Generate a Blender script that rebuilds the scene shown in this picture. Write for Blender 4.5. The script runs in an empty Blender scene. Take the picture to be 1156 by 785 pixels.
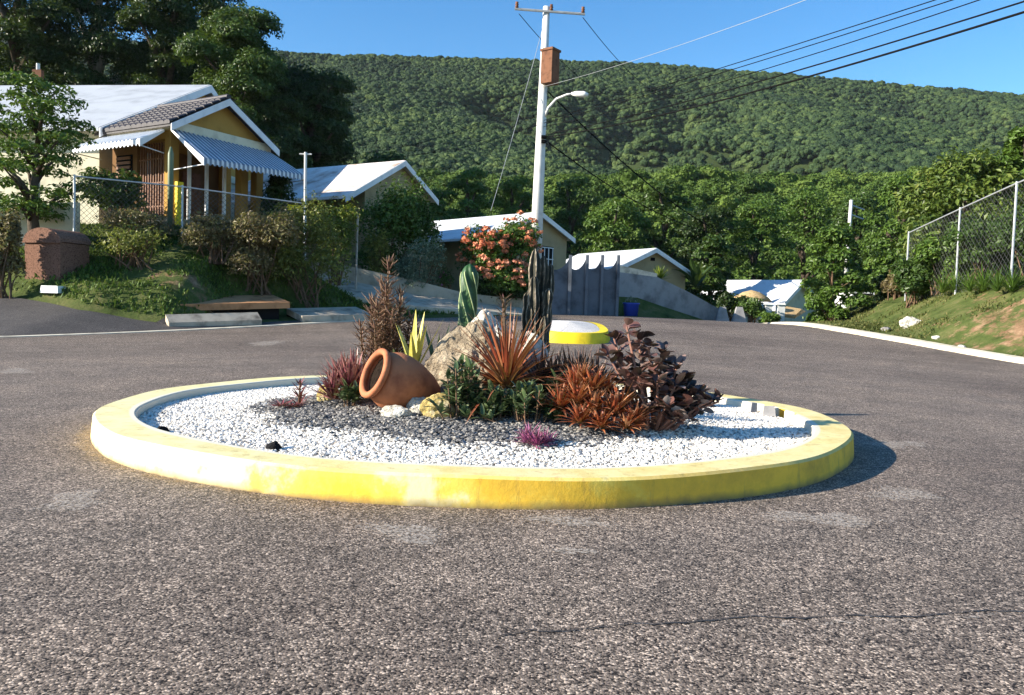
import bpy, math, random
import numpy as np
from mathutils import Matrix, Vector
R = math.radians
rng = np.random.default_rng(7)
SC = bpy.context.scene
COL = SC.collection

# ------------------------------------------------------------------ camera
CAM_H = 1.36
F = 900.0 / 1156.0
PITCH, ROLL = 2.77, 1.8
cd = bpy.data.cameras.new("camera"); cam = bpy.data.objects.new("camera", cd); COL.objects.link(cam)
cd.sensor_width = 36; cd.lens = 36 * F; cd.clip_start = 0.05; cd.clip_end = 6000
CR = Matrix.Rotation(R(90 - PITCH), 3, 'X') @ Matrix.Rotation(R(ROLL), 3, 'Z')
cam.matrix_world = Matrix.Translation((0, 0, CAM_H)) @ CR.to_4x4()
SC.camera = cam
# ------------------------------------------------------------------ light
SUN_EL = 22.5
SV = Vector((-0.965, -0.26, 0)).normalized()
SUN_AZ = math.atan2(SV.x, SV.y)
w = bpy.data.worlds.new("World"); SC.world = w; w.use_nodes = True
nt = w.node_tree; bg = nt.nodes["Background"]
sky = nt.nodes.new("ShaderNodeTexSky"); sky.sky_type = 'NISHITA'; sky.sun_disc = False
sky.sun_elevation = R(SUN_EL); sky.sun_rotation = SUN_AZ
sky.air_density = 1.0; sky.dust_density = 0.25; sky.ozone_density = 2.5; sky.altitude = 300
hs = nt.nodes.new("ShaderNodeHueSaturation"); hs.inputs['Saturation'].default_value = 1.3; hs.inputs['Value'].default_value = 1.0
nt.links.new(sky.outputs[0], hs.inputs['Color']); nt.links.new(hs.outputs[0], bg.inputs[0]); bg.inputs[1].default_value = 0.098
sd = bpy.data.lights.new("sun", 'SUN'); sun = bpy.data.objects.new("sun", sd); COL.objects.link(sun)
sd.energy = 5.0; sd.angle = R(0.5); sd.color = (1.0, 0.92, 0.78)
sdir = Vector((SV.x * math.cos(R(SUN_EL)), SV.y * math.cos(R(SUN_EL)), math.sin(R(SUN_EL))))
sun.rotation_euler = sdir.to_track_quat('Z', 'Y').to_euler(); sun.location = (-40, -10, 40)
vs = SC.view_settings; vs.view_transform = 'Standard'; vs.look = 'None'; vs.gamma = 1
vs.exposure = 1.3
SC.cycles.max_bounces = 6; SC.cycles.diffuse_bounces = 3; SC.cycles.transparent_max_bounces = 8

# ------------------------------------------------------------------ maths helpers
def ss(a, b, x):
    t = np.clip((np.asarray(x, float) - a) / (b - a), 0, 1); return t * t * (3 - 2 * t)
def _h(ix, iy, iz, s):
    n = (ix * 374761393 + iy * 668265263 + iz * 2147483647 + s * 974634777) & 0xffffffff
    n = ((n ^ (n >> 13)) * 1274126177) & 0xffffffff
    n = ((n ^ (n >> 16)) * 2246822519) & 0xffffffff
    return ((n ^ (n >> 15)) & 0xffff) / 65535.0
def vnoise(P, s=0):
    P = np.asarray(P, float); I = np.floor(P).astype(np.int64); f = P - I; f = f * f * (3 - 2 * f)
    r = 0
    for dx in (0, 1):
        for dy in (0, 1):
            for dz in (0, 1):
                wgt = (f[:, 0] if dx else 1 - f[:, 0]) * (f[:, 1] if dy else 1 - f[:, 1]) * (f[:, 2] if dz else 1 - f[:, 2])
                r = r + wgt * _h(I[:, 0] + dx, I[:, 1] + dy, I[:, 2] + dz, s)
    return r * 2 - 1
def fbm(P, o=4, s=0):
    a, r = 1, 0; P = np.asarray(P, float)
    for k in range(o):
        r = r + a * vnoise(P * 2 ** k + 17.3 * k, s + k); a *= .5
    return r
def ray(px, py):
    return CR @ Vector(((px - 578) / 1156 / F, -(py - 392.5) / 1156 / F, -1))
def P(px, py, Y):                      # the point at depth Y seen in this direction
    d = ray(px, py); return Vector((0, 0, CAM_H)) + d * (Y / d.y)

# ------------------------------------------------------------------ terrain
KX = [-80, -13.8, -8.4, -5.9, 2.5, 10, 14]; KY = [17.5, 21.5, 27.3, 30, 37, 41.5, 90]
def yk(X): return np.interp(X, KX, KY)
def xk(Y): return np.interp(Y, [-40, 8, 12, 15, 19, 23, 30, 38, 60, 90], [70, 45, 27, 20.5, 17, 14.9, 14.0, 13.6, 13.5, 13.5])
def prof(Y):
    xs = [-80, 14, 20, 25, 30, 37, 40, 45, 60, 90, 140]; zs = [0, 0, .1, .35, .75, 1.2, 1.22, 1.0, -.6, -3, -3]
    return sum(np.interp(np.asarray(Y, float) + d, xs, zs) for d in (-1.6, -.8, 0, .8, 1.6)) / 5
def zr(X, Y):
    return prof(Y) - .02 * np.clip(np.asarray(X, float) - 4, 0, 14) * ss(24, 40, Y)
def uu(X, Y): return (X + 13.8) * .724 + (Y - 21.5) * .689
def dE(u): return np.interp(u, [-10, 0, 2, 4.0, 5, 6, 7, 8, 10.5, 12, 14], [7, 5, 3.7, 1.9, .8, .8, 1.5, 2.2, 2.2, 1.4, .6])
def zg(X, Y):
    X = np.asarray(X, float); Y = np.asarray(Y, float)
    D = np.clip((Y - yk(X)) * .724, 0, 200) * (X < 12); u = uu(X, Y); e = dE(u)
    kx = np.interp(X + .35 * (Y - 30), [-8.2, -7, -5, 0, 6], [1, .5, .2, .08, .03])
    ap = np.interp(u, [3, 5.5, 14], [.2, .09, .05])
    lawn = np.interp(Y, [20, 25, 32.5, 60], [.1, 1.2, 4.2, 4.6]) - .8 * ss(-10.4, -7.6, X) - zr(X, Y)
    steep = ap * np.minimum(D, e) + 1.1 * np.clip(D - e, 0, 40)
    a = np.where(D > 0, kx * (np.minimum(steep, lawn) - .12 * np.exp(-np.abs(steep - lawn) * 3)) + (1 - kx) * ap * np.minimum(D, e), 0)
    a = np.maximum(a, ap * np.minimum(D, e) * .95)
    dr = np.clip(X - xk(Y), 0, 200)
    d0 = np.interp(Y, [24, 29, 33, 37, 45], [.8, 1.0, 1.9, 3.1, 3.6])
    b = (.1 * np.minimum(dr, d0) + .66 * np.clip(dr - d0, 0, 3.5) + .05 * np.clip(dr - d0 - 3.5, 0, 60)) * np.interp(Y, [5, 30, 45, 70], [.8, 1, .85, .3])
    z = zr(X, Y) + a + b
    return z
def zgf(x, y): return float(zg(np.array([x]), np.array([y]))[0])
RC = (-.35, 9.43); RR = 4.08; RH = .22; RW = .38
def zi(x, y):                         # gravel inside the roundabout
    r2 = ((x + .35) / 2.1) ** 2 + ((y - 9.3) / 1.75) ** 2
    return .115 + .30 * np.exp(-r2 * 1.1)
def hit(px, py, fn=zgf, y0=3.0, y1=120.0):   # where the line of sight meets the terrain
    d = ray(px, py); y = y0
    while y < y1:
        t = y / d.y
        if CAM_H + d.z * t <= fn(d.x * t, y): break
        y += .05
    t = y / d.y
    return Vector((d.x * t, y, fn(d.x * t, y)))
def ground(px, Y):                    # terrain point at depth Y in this column
    d = P(px, 345, Y); return Vector((d.x, Y, zgf(d.x, Y)))
def bed(px, Y):
    d = P(px, 430, Y); return Vector((d.x, Y, float(zi(d.x, Y))))

RIDGE_PX = [-300, 0, 200, 335, 400, 500, 600, 700, 800, 900, 1000, 1080, 1156, 1300, 1500]
RIDGE_PY = [30, 35, 48, 57, 60, 64, 66, 68, 75, 83, 91, 99, 104, 112, 120]
_rp = [P(a, b, 650.) for a, b in zip(RIDGE_PX, RIDGE_PY)]
def zhill(X, Y):
    X = np.asarray(X, float); Y = np.asarray(Y, float)
    ridge = np.interp(X * 650 / np.maximum(Y, 200), [p.x for p in _rp], [p.z for p in _rp]) - 4
    foot = (29 + .03 * X) * ss(70, 185, Y) - 7 * ss(185, 235, Y)
    t = np.clip((Y - 225) / 425, 0, 1)
    q = np.stack([X / 95., Y / 150., 0 * X], -1).reshape(-1, 3)
    g = fbm(q, 4, 3).reshape(X.shape)
    q2 = np.stack([X / 40., Y / 40., 0 * X + 5], -1).reshape(-1, 3)
    n2 = fbm(q2, 3, 9).reshape(X.shape)
    z = -3 + foot + (ridge - 19 - .03 * X) * (t ** 1.12) + (62 * np.minimum(g + .05, 0) + 6 * g) * np.sin(math.pi * np.clip(t, 0, 1) ** .8) ** 1.3 * (t < .99) + 3.5 * n2 * ss(70, 110, Y) * (1 - .8 * t)
    back = np.clip((Y - 650) / 300, 0, 1)
    return z - back * back * 150

# ------------------------------------------------------------------ mesh builder
class MB:
    def __init__(s): s.v = []; s.n = 0; s.f = []; s.tv = []
    def add(s, V, Fs):
        V = np.asarray(V, float).reshape(-1, 3)
        if isinstance(Fs, np.ndarray): s.f.append(Fs + s.n)
        else:
            by = {}
            for f in Fs: by.setdefault(len(f), []).append(f)
            for fs in by.values(): s.f.append(np.array(fs) + s.n)
        s.v.append(V); s.n += len(V); return s
    def build(s, name, mat=None, parent=None, smooth=False):
        V = np.concatenate(s.v); me = bpy.data.meshes.new(name)
        me.vertices.add(len(V)); me.vertices.foreach_set('co', V.ravel())
        lo = np.concatenate([f.ravel() for f in s.f]); ct = np.concatenate([np.full(len(f), f.shape[1]) for f in s.f])
        st = np.concatenate([[0], np.cumsum(ct)[:-1]])
        me.loops.add(len(lo)); me.loops.foreach_set('vertex_index', lo.astype(np.int32))
        me.polygons.add(len(ct)); me.polygons.foreach_set('loop_start', st.astype(np.int32))
        try: me.polygons.foreach_set('loop_total', ct.astype(np.int32))
        except Exception: pass
        me.update(calc_edges=True); me.validate()
        me.polygons.foreach_set('use_smooth', np.full(len(me.polygons), bool(smooth)))
        if smooth == 'angle': me.set_sharp_from_angle(angle=R(32))
        if len(s.tv) == len(V): me.attributes.new('tip', 'FLOAT', 'POINT').data.foreach_set('value', np.array(s.tv, np.float32))
        if mat: me.materials.append(mat)
        o = bpy.data.objects.new(name, me); COL.objects.link(o)
        if parent is not None:
            o.parent = parent; o.matrix_parent_inverse = Matrix.Translation(parent.location).inverted()
        return o
    def box(s, c, size, ax=None, taper=1.0):
        ax = ax or (Vector((1, 0, 0)), Vector((0, 1, 0)), Vector((0, 0, 1)))
        V = []
        for k in (-1, 1):
            tp = taper if k > 0 else 1
            for (i, j) in ((-1, -1), (1, -1), (1, 1), (-1, 1)):
                V.append(Vector(c) + ax[0] * (i * size[0] / 2 * tp) + ax[1] * (j * size[1] / 2 * tp) + ax[2] * (k * size[2] / 2))
        return s.add([list(v) for v in V], [(3, 2, 1, 0), (4, 5, 6, 7), (0, 1, 5, 4), (1, 2, 6, 5), (2, 3, 7, 6), (3, 0, 4, 7)])
    def hexa(s, b, t):                # four bottom and four top corners
        return s.add([list(v) for v in b + t], [(3, 2, 1, 0), (4, 5, 6, 7), (0, 1, 5, 4), (1, 2, 6, 5), (2, 3, 7, 6), (3, 0, 4, 7)])
    def prism(s, pts, off):           # polygon extruded by a vector
        n = len(pts); V = [list(p) for p in pts] + [list(Vector(p) + off) for p in pts]
        return s.add(V, [tuple(range(n))[::-1], tuple(range(n, 2 * n))] + [(i, (i + 1) % n, n + (i + 1) % n, n + i) for i in range(n)])
    def tube(s, pts, rad, n=8, cap=True):
        pts = [Vector(p) for p in pts]; m = len(pts)
        if not hasattr(rad, '__len__'): rad = [rad] * m
        V = []; up = None
        for i, p in enumerate(pts):
            t = (pts[min(i + 1, m - 1)] - pts[max(i - 1, 0)]).normalized()
            if up is None: up = t.orthogonal().normalized()
            up = (up - t * up.dot(t)); up = up.normalized() if up.length > 1e-6 else t.orthogonal().normalized()
            b = t.cross(up)
            for k in range(n):
                a = 2 * math.pi * k / n; V.append(list(p + (up * math.cos(a) + b * math.sin(a)) * rad[i]))
        Fs = [(i * n + k, i * n + (k + 1) % n, (i + 1) * n + (k + 1) % n, (i + 1) * n + k) for i in range(m - 1) for k in range(n)]
        if cap: Fs += [tuple(range(n))[::-1], tuple(range((m - 1) * n, m * n))]
        return s.add(V, Fs)
    def lathe(s, prof_, M, n=32):
        V = []; m = len(prof_)
        for r, z in prof_:
            for k in range(n):
                a = 2 * math.pi * k / n; V.append(list(M @ Vector((r * math.cos(a), r * math.sin(a), z))))
        return s.add(V, [(i * n + k, i * n + (k + 1) % n, (i + 1) * n + (k + 1) % n, (i + 1) * n + k) for i in range(m - 1) for k in range(n)])
    def blade(s, base, d, L, wd, droop=0.0, seg=5, fold=.25, shape='taper', twist=0.0):
        d = Vector(d).normalized(); side = d.cross(Vector((0, 0, 1)))
        side = side.normalized() if side.length > 1e-3 else Vector((1, 0, 0))
        if twist: side = Matrix.Rotation(twist, 3, d) @ side
        p = Vector(base); V = []; st = L / seg
        for i in range(seg + 1):
            t = i / seg
            wv = {'taper': (1 - t) ** .7 * (.75 + .5 * min(t * 3, 1)), 'oval': math.sin(math.pi * min(max(t * .94 + .05, 0), 1)) ** .75, 'strap': 1.0 if t < .7 else (1 - t) / .3}[shape] * wd / 2
            nrm = side.cross(d).normalized()
            wv = max(wv, wd * .02)
            V += [list(p - side * wv + nrm * (fold * wv)), list(p), list(p + side * wv + nrm * (fold * wv))]; s.tv += [t, t, t]
            p = p + d * st
            d = (d + Vector((0, 0, -droop / seg))).normalized()
        Fs = []
        for i in range(seg):
            a = i * 3; Fs += [(a, a + 1, a + 4, a + 3), (a + 1, a + 2, a + 5, a + 4)]
        return s.add(V, Fs)
_ico = {}
def ico(sub):
    if sub not in _ico:
        import bmesh
        bm = bmesh.new(); bmesh.ops.create_icosphere(bm, subdivisions=sub, radius=1)
        bm.verts.index_update()
        _ico[sub] = (np.array([v.co[:] for v in bm.verts]), np.array([[v.index for v in f.verts] for f in bm.faces])); bm.free()
    return _ico[sub]
def rock_mb(c, size, seed, sub=4, rough=.3, cut=.35, mb=None, peak=False):
    V, Fs = ico(sub); V = V.copy(); r = np.random.default_rng(seed)
    for _ in range(9):                # planar facets
        n = r.normal(size=3); n /= np.linalg.norm(n); h = r.uniform(1 - cut, 1)
        dd = V @ n; m = dd > h; V[m] -= np.outer(dd[m] - h, n) * .9
    V *= (1 + rough * .5 * fbm(V * 1.6 + seed, 4, seed))[:, None]
    V *= (1 + rough * .22 * fbm(V * 7 + seed, 3, seed + 5))[:, None]
    if peak:
        V[:, :2] *= np.clip(1.1 - .28 * np.clip(V[:, 2:], 0, 1), .3, 2); V *= (1 - .07 * np.clip(fbm(V * 9 + 3, 4, 8), 0, 1))[:, None]
    return (mb or MB()).add(V * np.array(size) + np.array(c), Fs)
def leaf_arrays(pos, nrm, L, wd, r):
    n = len(pos); nrm = nrm / (np.linalg.norm(nrm, axis=1)[:, None] + 1e-9)
    t = r.normal(size=(n, 3)); t -= nrm * (t * nrm).sum(1)[:, None]; t /= np.linalg.norm(t, axis=1)[:, None] + 1e-9
    b = np.cross(nrm, t); L = (L * r.uniform(.65, 1.3, n))[:, None]; wd = wd * L
    V = np.stack([pos - t * L * .5, pos + b * wd * .5 + nrm * L * .06, pos + t * L * .5 - nrm * L * .1, pos - b * wd * .5 + nrm * L * .06], 1)
    return V.reshape(-1, 3), np.arange(4 * n).reshape(-1, 4)
def cloud(blobs, n, L, wd=.5, seed=0, up=.5, shell=.55, mb=None):
    r = np.random.default_rng(seed); B = np.array([list(b[0]) + list(b[1] if hasattr(b[1], '__len__') else [b[1]] * 3) for b in blobs], float)
    wgt = (B[:, 3] * B[:, 4] + B[:, 5] * B[:, 3]); k = r.choice(len(B), n, p=wgt / wgt.sum())
    d = r.normal(size=(n, 3)); d /= np.linalg.norm(d, axis=1)[:, None]; d[:, 2] = np.where(d[:, 2] < -.3, -d[:, 2] * .6, d[:, 2])
    rad = shell + (1 - shell) * r.uniform(0, 1, n) ** .6
    rad *= 1 + .28 * vnoise(d * 3.1 + k[:, None] * 7.7, seed)
    pos = B[k, :3] + d * rad[:, None] * B[k, 3:6]
    nrm = d * .8 + r.normal(size=(n, 3)) * .55 + np.array([0, 0, up])
    V, Fs = leaf_arrays(pos, nrm, np.full(n, L), wd, r)
    return (mb or MB()).add(V, Fs)

# ------------------------------------------------------------------ materials
class NT:
    def __init__(s, name):
        s.m = bpy.data.materials.new(name); s.m.use_nodes = True; s.t = s.m.node_tree; s.p = s.t.nodes['Principled BSDF']; s.out = s.t.nodes['Material Output']
    def n(s, kind, **kw):
        x = s.t.nodes.new(kind)
        for k, v in kw.items():
            if k in x.inputs.keys(): x.inputs[k].default_value = v
            else: setattr(x, k, v)
        return x
    def l(s, a, b): s.t.links.new(a, b)
    def co(s): return s.n('ShaderNodeTexCoord').outputs['Object']
    def noise(s, scale, detail=5, rough=.55, vec=None):
        x = s.n('ShaderNodeTexNoise', Scale=scale, Detail=detail, Roughness=rough); s.l(vec or s.co(), x.inputs['Vector']); return x.outputs['Fac']
    def ramp(s, fac, stops, interp='LINEAR'):
        x = s.n('ShaderNodeValToRGB'); cr = x.color_ramp; cr.interpolation = interp
        while len(cr.elements) < len(stops): cr.elements.new(.5)
        for e, (p, c) in zip(cr.elements, stops):
            e.position = p; e.color = (c if hasattr(c, '__len__') else (c, c, c)) [:3] + (1,) if hasattr(c, '__len__') else (c, c, c, 1)
        s.l(fac, x.inputs[0]); return x.outputs[0]
    def mix(s, fac, a, b, mode='MIX'):
        x = s.n('ShaderNodeMix', data_type='RGBA', blend_type=mode)
        for i, v in ((0, fac), (6, a), (7, b)):
            if hasattr(v, 'links'): s.l(v, x.inputs[i])
            elif i == 0: x.inputs[0].default_value = v
            else: x.inputs[i].default_value = tuple(v) + (1,)
        return x.outputs[2]
    def math(s, op, a, b=0.0):
        x = s.n('ShaderNodeMath', operation=op)
        for i, v in ((0, a), (1, b)):
            if hasattr(v, 'links'): s.l(v, x.inputs[i])
            else: x.inputs[i].default_value = v
        return x.outputs[0]
    def bump(s, h, strength=.4, dist=.02):
        x = s.n('ShaderNodeBump', Strength=strength, Distance=dist); s.l(h, x.inputs['Height']); s.l(x.outputs[0], s.p.inputs['Normal']); return s
    def fin(s, col=None, rough=.8, spec=.3, metal=0):
        if col is not None:
            if hasattr(col, 'links'): s.l(col, s.p.inputs['Base Color'])
            else: s.p.inputs['Base Color'].default_value = tuple(col) + (1,)
        if hasattr(rough, 'links'): s.l(rough, s.p.inputs['Roughness'])
        else: s.p.inputs['Roughness'].default_value = rough
        s.p.inputs['Specular IOR Level'].default_value = spec; s.p.inputs['Metallic'].default_value = metal
        return s.m
def plain(name, c, rough=.7, spec=.3, var=.25, scale=4, bump=.15, metal=0, dirt=None, bscale=None, bdist=.01):
    s = NT(name); a = s.noise(scale, 6, .6)
    d = dirt or tuple(x * (1 - var * 1.6) for x in c)
    col = s.ramp(a, [(.3, d), (.5, c), (.72, tuple(min(x * (1 + var * .5), .9) for x in c))])
    s.bump(s.noise(bscale or scale * 9, 4), bump, bdist)
    return s.fin(col, rough, spec, metal)
def leafmat(name, cs, rough=.45, trans=.3, spec=.35, inst=False, big=.35, tip=None, base=None):
    s = NT(name)
    if inst: rnd = s.n('ShaderNodeObjectInfo').outputs['Random']
    else: rnd = s.n('ShaderNodeNewGeometry').outputs['Random Per Island']
    vec_ = s.n('ShaderNodeObjectInfo').outputs['Location'] if inst else None
    f = s.math('ADD', s.math('MULTIPLY', rnd, .65), s.math('MULTIPLY', s.math('SUBTRACT', s.noise(big, 3, .55, vec_), .35), 1.6 if inst else .9))
    n = len(cs); col = s.ramp(f, [(i / (n - 1), c) for i, c in enumerate(cs)])
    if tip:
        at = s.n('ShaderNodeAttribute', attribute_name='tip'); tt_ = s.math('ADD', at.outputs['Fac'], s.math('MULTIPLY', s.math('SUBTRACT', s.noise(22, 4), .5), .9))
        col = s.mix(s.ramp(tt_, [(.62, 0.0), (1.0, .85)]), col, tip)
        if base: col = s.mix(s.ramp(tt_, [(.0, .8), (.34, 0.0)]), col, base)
    s.fin(col, rough, spec)
    if trans:
        tr = s.n('ShaderNodeBsdfTranslucent'); s.l(s.mix(.5, col, (.10, .14, .01)), tr.inputs[0])
        mx = s.n('ShaderNodeMixShader'); mx.inputs[0].default_value = trans
        s.l(s.p.outputs[0], mx.inputs[1]); s.l(tr.outputs[0], mx.inputs[2]); s.l(mx.outputs[0], s.out.inputs[0])
    return s.m

def m_asphalt(name, lo, hi, tint, patch=True):
    s = NT(name); co = s.co()
    v = s.n('ShaderNodeTexVoronoi', Scale=106.0); s.l(co, v.inputs['Vector'])
    v2 = s.n('ShaderNodeTexVoronoi', Scale=36.0); s.l(co, v2.inputs['Vector'])
    sep = s.n('ShaderNodeSeparateColor'); s.l(v.outputs['Color'], sep.inputs[0])
    sep2 = s.n('ShaderNodeSeparateColor'); s.l(v2.outputs['Color'], sep2.inputs[0])
    a = s.math('ADD', s.math('MULTIPLY', sep.outputs[0], .8), s.math('MULTIPLY', sep2.outputs[1], .2))
    col = s.ramp(a, [(.2, lo), (.5, tuple((x + y) * .32 for x, y in zip(lo, hi))), (.68, tint), (.9, hi)])
    big = s.noise(.22, 6, .6); mid = s.noise(1.7, 5, .6)
    col = s.mix(1.0, col, s.ramp(big, [(.3, (.74, .72, .72)), (.55, (1, 1, 1)), (.75, (1.2, 1.17, 1.12))]), 'MULTIPLY')
    col = s.mix(1.0, col, s.ramp(mid, [(.35, (.82, .82, .82)), (.7, (1.12, 1.1, 1.08))]), 'MULTIPLY')
    if patch:
        vd = s.n('ShaderNodeVectorMath', operation='DISTANCE'); s.l(co, vd.inputs[0]); vd.inputs[1].default_value = (-.35, 9.43, 0); cb = s.n('ShaderNodeCombineXYZ'); s.l(vd.outputs['Value'], cb.inputs[0]); s.l(s.math('MULTIPLY', s.noise(.35, 3), 1.2), cb.inputs[1])
        col = s.mix(1.0, col, s.ramp(s.noise(.75, 3, .5, cb.outputs[0]), [(.32, (.80, .79, .78)), (.5, (1, 1, 1)), (.68, (1.14, 1.12, 1.09))]), 'MULTIPLY')
        mp = s.n('ShaderNodeMapping'); mp.inputs['Scale'].default_value = (.5, 1.3, 1); s.l(co, mp.inputs[0])
        ch = s.math('MULTIPLY', s.ramp(s.noise(.9, 8, .75, mp.outputs[0]), [(.66, 0.0), (.74, 1.0)]), s.ramp(s.noise(14, 3), [(.42, 0.0), (.6, .75)]))
        col = s.mix(ch, col, (.42, .40, .38))
    hgt = s.math('SUBTRACT', 1.0, v.outputs['Distance'])
    s.bump(s.math('ADD', s.math('MULTIPLY', hgt, .7), s.math('MULTIPLY', a, .8)), .6, .005)
    return s.fin(col, .78, .25)

M = {}
M['asphalt'] = m_asphalt('asphalt', (.020, .015, .013), (.62, .50, .40), (.155, .120, .100))
M['old_asphalt'] = m_asphalt('old_asphalt', (.04, .036, .035), (.19, .17, .16), (.1, .088, .082), False)
def m_ground():
    s = NT('verge_ground'); co = s.co()
    g = s.ramp(s.noise(1.1, 8, .7), [(.3, (.035, .045, .014)), (.48, (.07, .095, .025)), (.62, (.12, .125, .045)), (.75, (.20, .16, .085))])
    d = s.ramp(s.noise(2.3, 8, .7), [(.3, (.11, .06, .035)), (.48, (.22, .13, .075)), (.62, (.33, .22, .13)), (.78, (.12, .10, .045))])
    at = s.n('ShaderNodeAttribute', attribute_name='dirt')
    f = s.math('ADD', at.outputs['Fac'], s.math('MULTIPLY', s.math('SUBTRACT', s.noise(1.6, 6, .7), .5), 1.6))
    s.bump(s.noise(7, 8, .75), .9, .08)
    return s.fin(s.mix(s.ramp(f, [(.42, 0.0), (.62, 1.0)]), g, d), .95, .1)
M['ground'] = m_ground()
def m_yellow():
    s = NT('yellow_kerb_paint'); co = s.co()
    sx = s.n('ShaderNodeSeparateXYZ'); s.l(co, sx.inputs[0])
    wear_glare = s.math('ADD', s.math('MULTIPLY', sx.outputs[0], -.17), s.math('MULTIPLY', s.noise(1.3, 6, .65), 2.3))  # worn paint by noise, plus sunlit cream painted in towards the left
    wear_glare = s.math('SUBTRACT', wear_glare, .80)
    col = s.ramp(wear_glare, [(.30, (.90, .54, .05)), (.52, (.88, .66, .11)), (.70, (.86, .76, .42))])
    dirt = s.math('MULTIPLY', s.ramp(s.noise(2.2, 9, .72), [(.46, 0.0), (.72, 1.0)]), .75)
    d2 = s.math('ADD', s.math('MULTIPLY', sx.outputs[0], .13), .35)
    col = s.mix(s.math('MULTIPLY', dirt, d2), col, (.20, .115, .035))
    # the top face is mixed towards paler yellow
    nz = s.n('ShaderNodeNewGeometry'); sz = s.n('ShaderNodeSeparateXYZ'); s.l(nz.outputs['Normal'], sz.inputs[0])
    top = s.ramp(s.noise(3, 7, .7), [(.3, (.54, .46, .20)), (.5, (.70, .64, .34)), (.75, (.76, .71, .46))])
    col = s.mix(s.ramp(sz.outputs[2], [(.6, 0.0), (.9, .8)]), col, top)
    mp = s.n('ShaderNodeMapping'); mp.inputs['Scale'].default_value = (5, 5, .6); s.l(co, mp.inputs[0])
    drip = s.ramp(s.noise(1.6, 6, .7, mp.outputs[0]), [(.56, 0.0), (.70, .55)])
    col = s.mix(drip, col, (.30, .20, .07))
    chip = s.ramp(s.noise(9, 8, .8), [(.66, 0.0), (.69, .85)]); col = s.mix(chip, col, (.40, .37, .32))
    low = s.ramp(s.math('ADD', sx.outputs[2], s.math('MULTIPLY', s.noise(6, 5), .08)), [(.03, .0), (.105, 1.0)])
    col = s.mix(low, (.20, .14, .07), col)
    vm = s.n('ShaderNodeVectorMath', operation='DISTANCE'); cx = s.n('ShaderNodeCombineXYZ'); s.l(sx.outputs[0], cx.inputs[0]); s.l(sx.outputs[1], cx.inputs[1]); s.l(cx.outputs[0], vm.inputs[0]); vm.inputs[1].default_value = (-.35, 9.43, 0)
    inner = s.ramp(s.math('SUBTRACT', vm.outputs['Value'], 3.2), [(.56, 1.0), (.575, 0.0)]); col = s.mix(inner, col, (.66, .62, .50))
    s.bump(s.noise(18, 6, .7), .35, .01)
    return s.fin(col, .7, .3)
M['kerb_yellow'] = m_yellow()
M['yellow'] = plain('fresh_yellow_paint', (.80, .60, .02), .6, .3, .15, 3, .2)
M['concrete'] = plain('concrete', (.46, .40, .31), .9, .15, .35, 1.6, .35)
M['concrete_pale'] = plain('pale_concrete', (.62, .56, .44), .9, .15, .3, 2.2, .35)
M['concrete_grey'] = plain('grey_rendered_concrete', (.31, .30, .30), .9, .15, .3, 1.1, .3)
M['gate_grey'] = plain('blue_grey_panel', (.12, .135, .16), .8, .2, .3, 1.4, .2)
M['drain'] = plain('drain_concrete', (.42, .36, .28), .9, .1, .4, 1.8, .4)
M['rust_slab'] = plain('rust_stained_slab', (.46, .23, .11), .9, .1, .35, 1.5, .35)
M['dark'] = plain('dark_recess', (.012, .012, .013), .9, .1, .1)
M['white_roof'] = plain('white_roof_paint', (.78, .79, .80), .55, .3, .12, .7, .1)
def m_roof():
    s = NT('white_sheet_roof'); co = s.co(); f = s.noise(.5, 7, .65); mp = s.n('ShaderNodeMapping'); mp.inputs['Scale'].default_value = (1.5, 1.5, .25); s.l(co, mp.inputs[0])
    col = s.ramp(f, [(.3, (.50, .51, .52)), (.5, (.62, .64, .66)), (.7, (.68, .69, .70))])
    col = s.mix(s.ramp(s.noise(1.1, 7, .7, mp.outputs[0]), [(.52, 0.0), (.72, .5)]), col, (.40, .37, .34)); s.bump(s.noise(5, 3), .1, .01)
    return s.fin(col, .55, .3)
M['white_roof'] = m_roof()
M['grey_roof'] = plain('pale_grey_roof', (.40, .42, .45), .6, .3, .16, .8, .1)
M['stained_roof'] = None
def m_stain():
    s = NT('stained_roof_paint'); mp = s.n('ShaderNodeMapping'); mp.inputs['Scale'].default_value = (.45, .45, .45); s.l(s.co(), mp.inputs[0])
    f = s.noise(1.3, 7, .62, mp.outputs[0])
    return s.fin(s.ramp(f, [(.38, (.78, .76, .73)), (.52, (.66, .58, .53)), (.62, (.42, .31, .25)), (.75, (.25, .19, .16))]), .7, .2)
M['stained_roof'] = m_stain()
M['white_trim'] = plain('white_trim', (.76, .76, .76), .6, .3, .1, 2, .05)
M['cream'] = plain('cream_render', (.68, .62, .46), .85, .15, .15, 1.4, .15)
M['ochre'] = plain('ochre_render', (.42, .24, .06), .85, .15, .15, 1.2, .15)
M['shaded_ochre_render'] = plain('shaded_ochre_render', (.16, .085, .035), .85, .15, .15, 1.2, .15)  # porch shade painted into the ochre back wall
M['tan'] = plain('tan_render', (.36, .29, .17), .85, .15, .12, 1.2, .15)
M['brown_wood'] = plain('brown_wood', (.17, .07, .03), .6, .3, .3, 5, .2)
M['tile'] = plain('roof_tile', (.05, .042, .046), .6, .3, .35, 5, .2)
M['awning'] = plain('white_aluminium_awning', (.66, .68, .72), .45, .4, .1, 2, .05)
M['awning_blue'] = plain('blue_shade_awning', (.20, .24, .30), .45, .4, .1, 2, .05)
M['awning_stripe'] = plain('pale_awning_stripe', (.72, .73, .74), .45, .4, .1, 2, .05)
M['awning_blue_stripe'] = plain('white_lit_stripe', (.70, .72, .75), .45, .4, .1, 2, .05)
M['steel'] = plain('galvanised_steel', (.48, .49, .50), .45, .5, .15, 5, .05, metal=.5)
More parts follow.
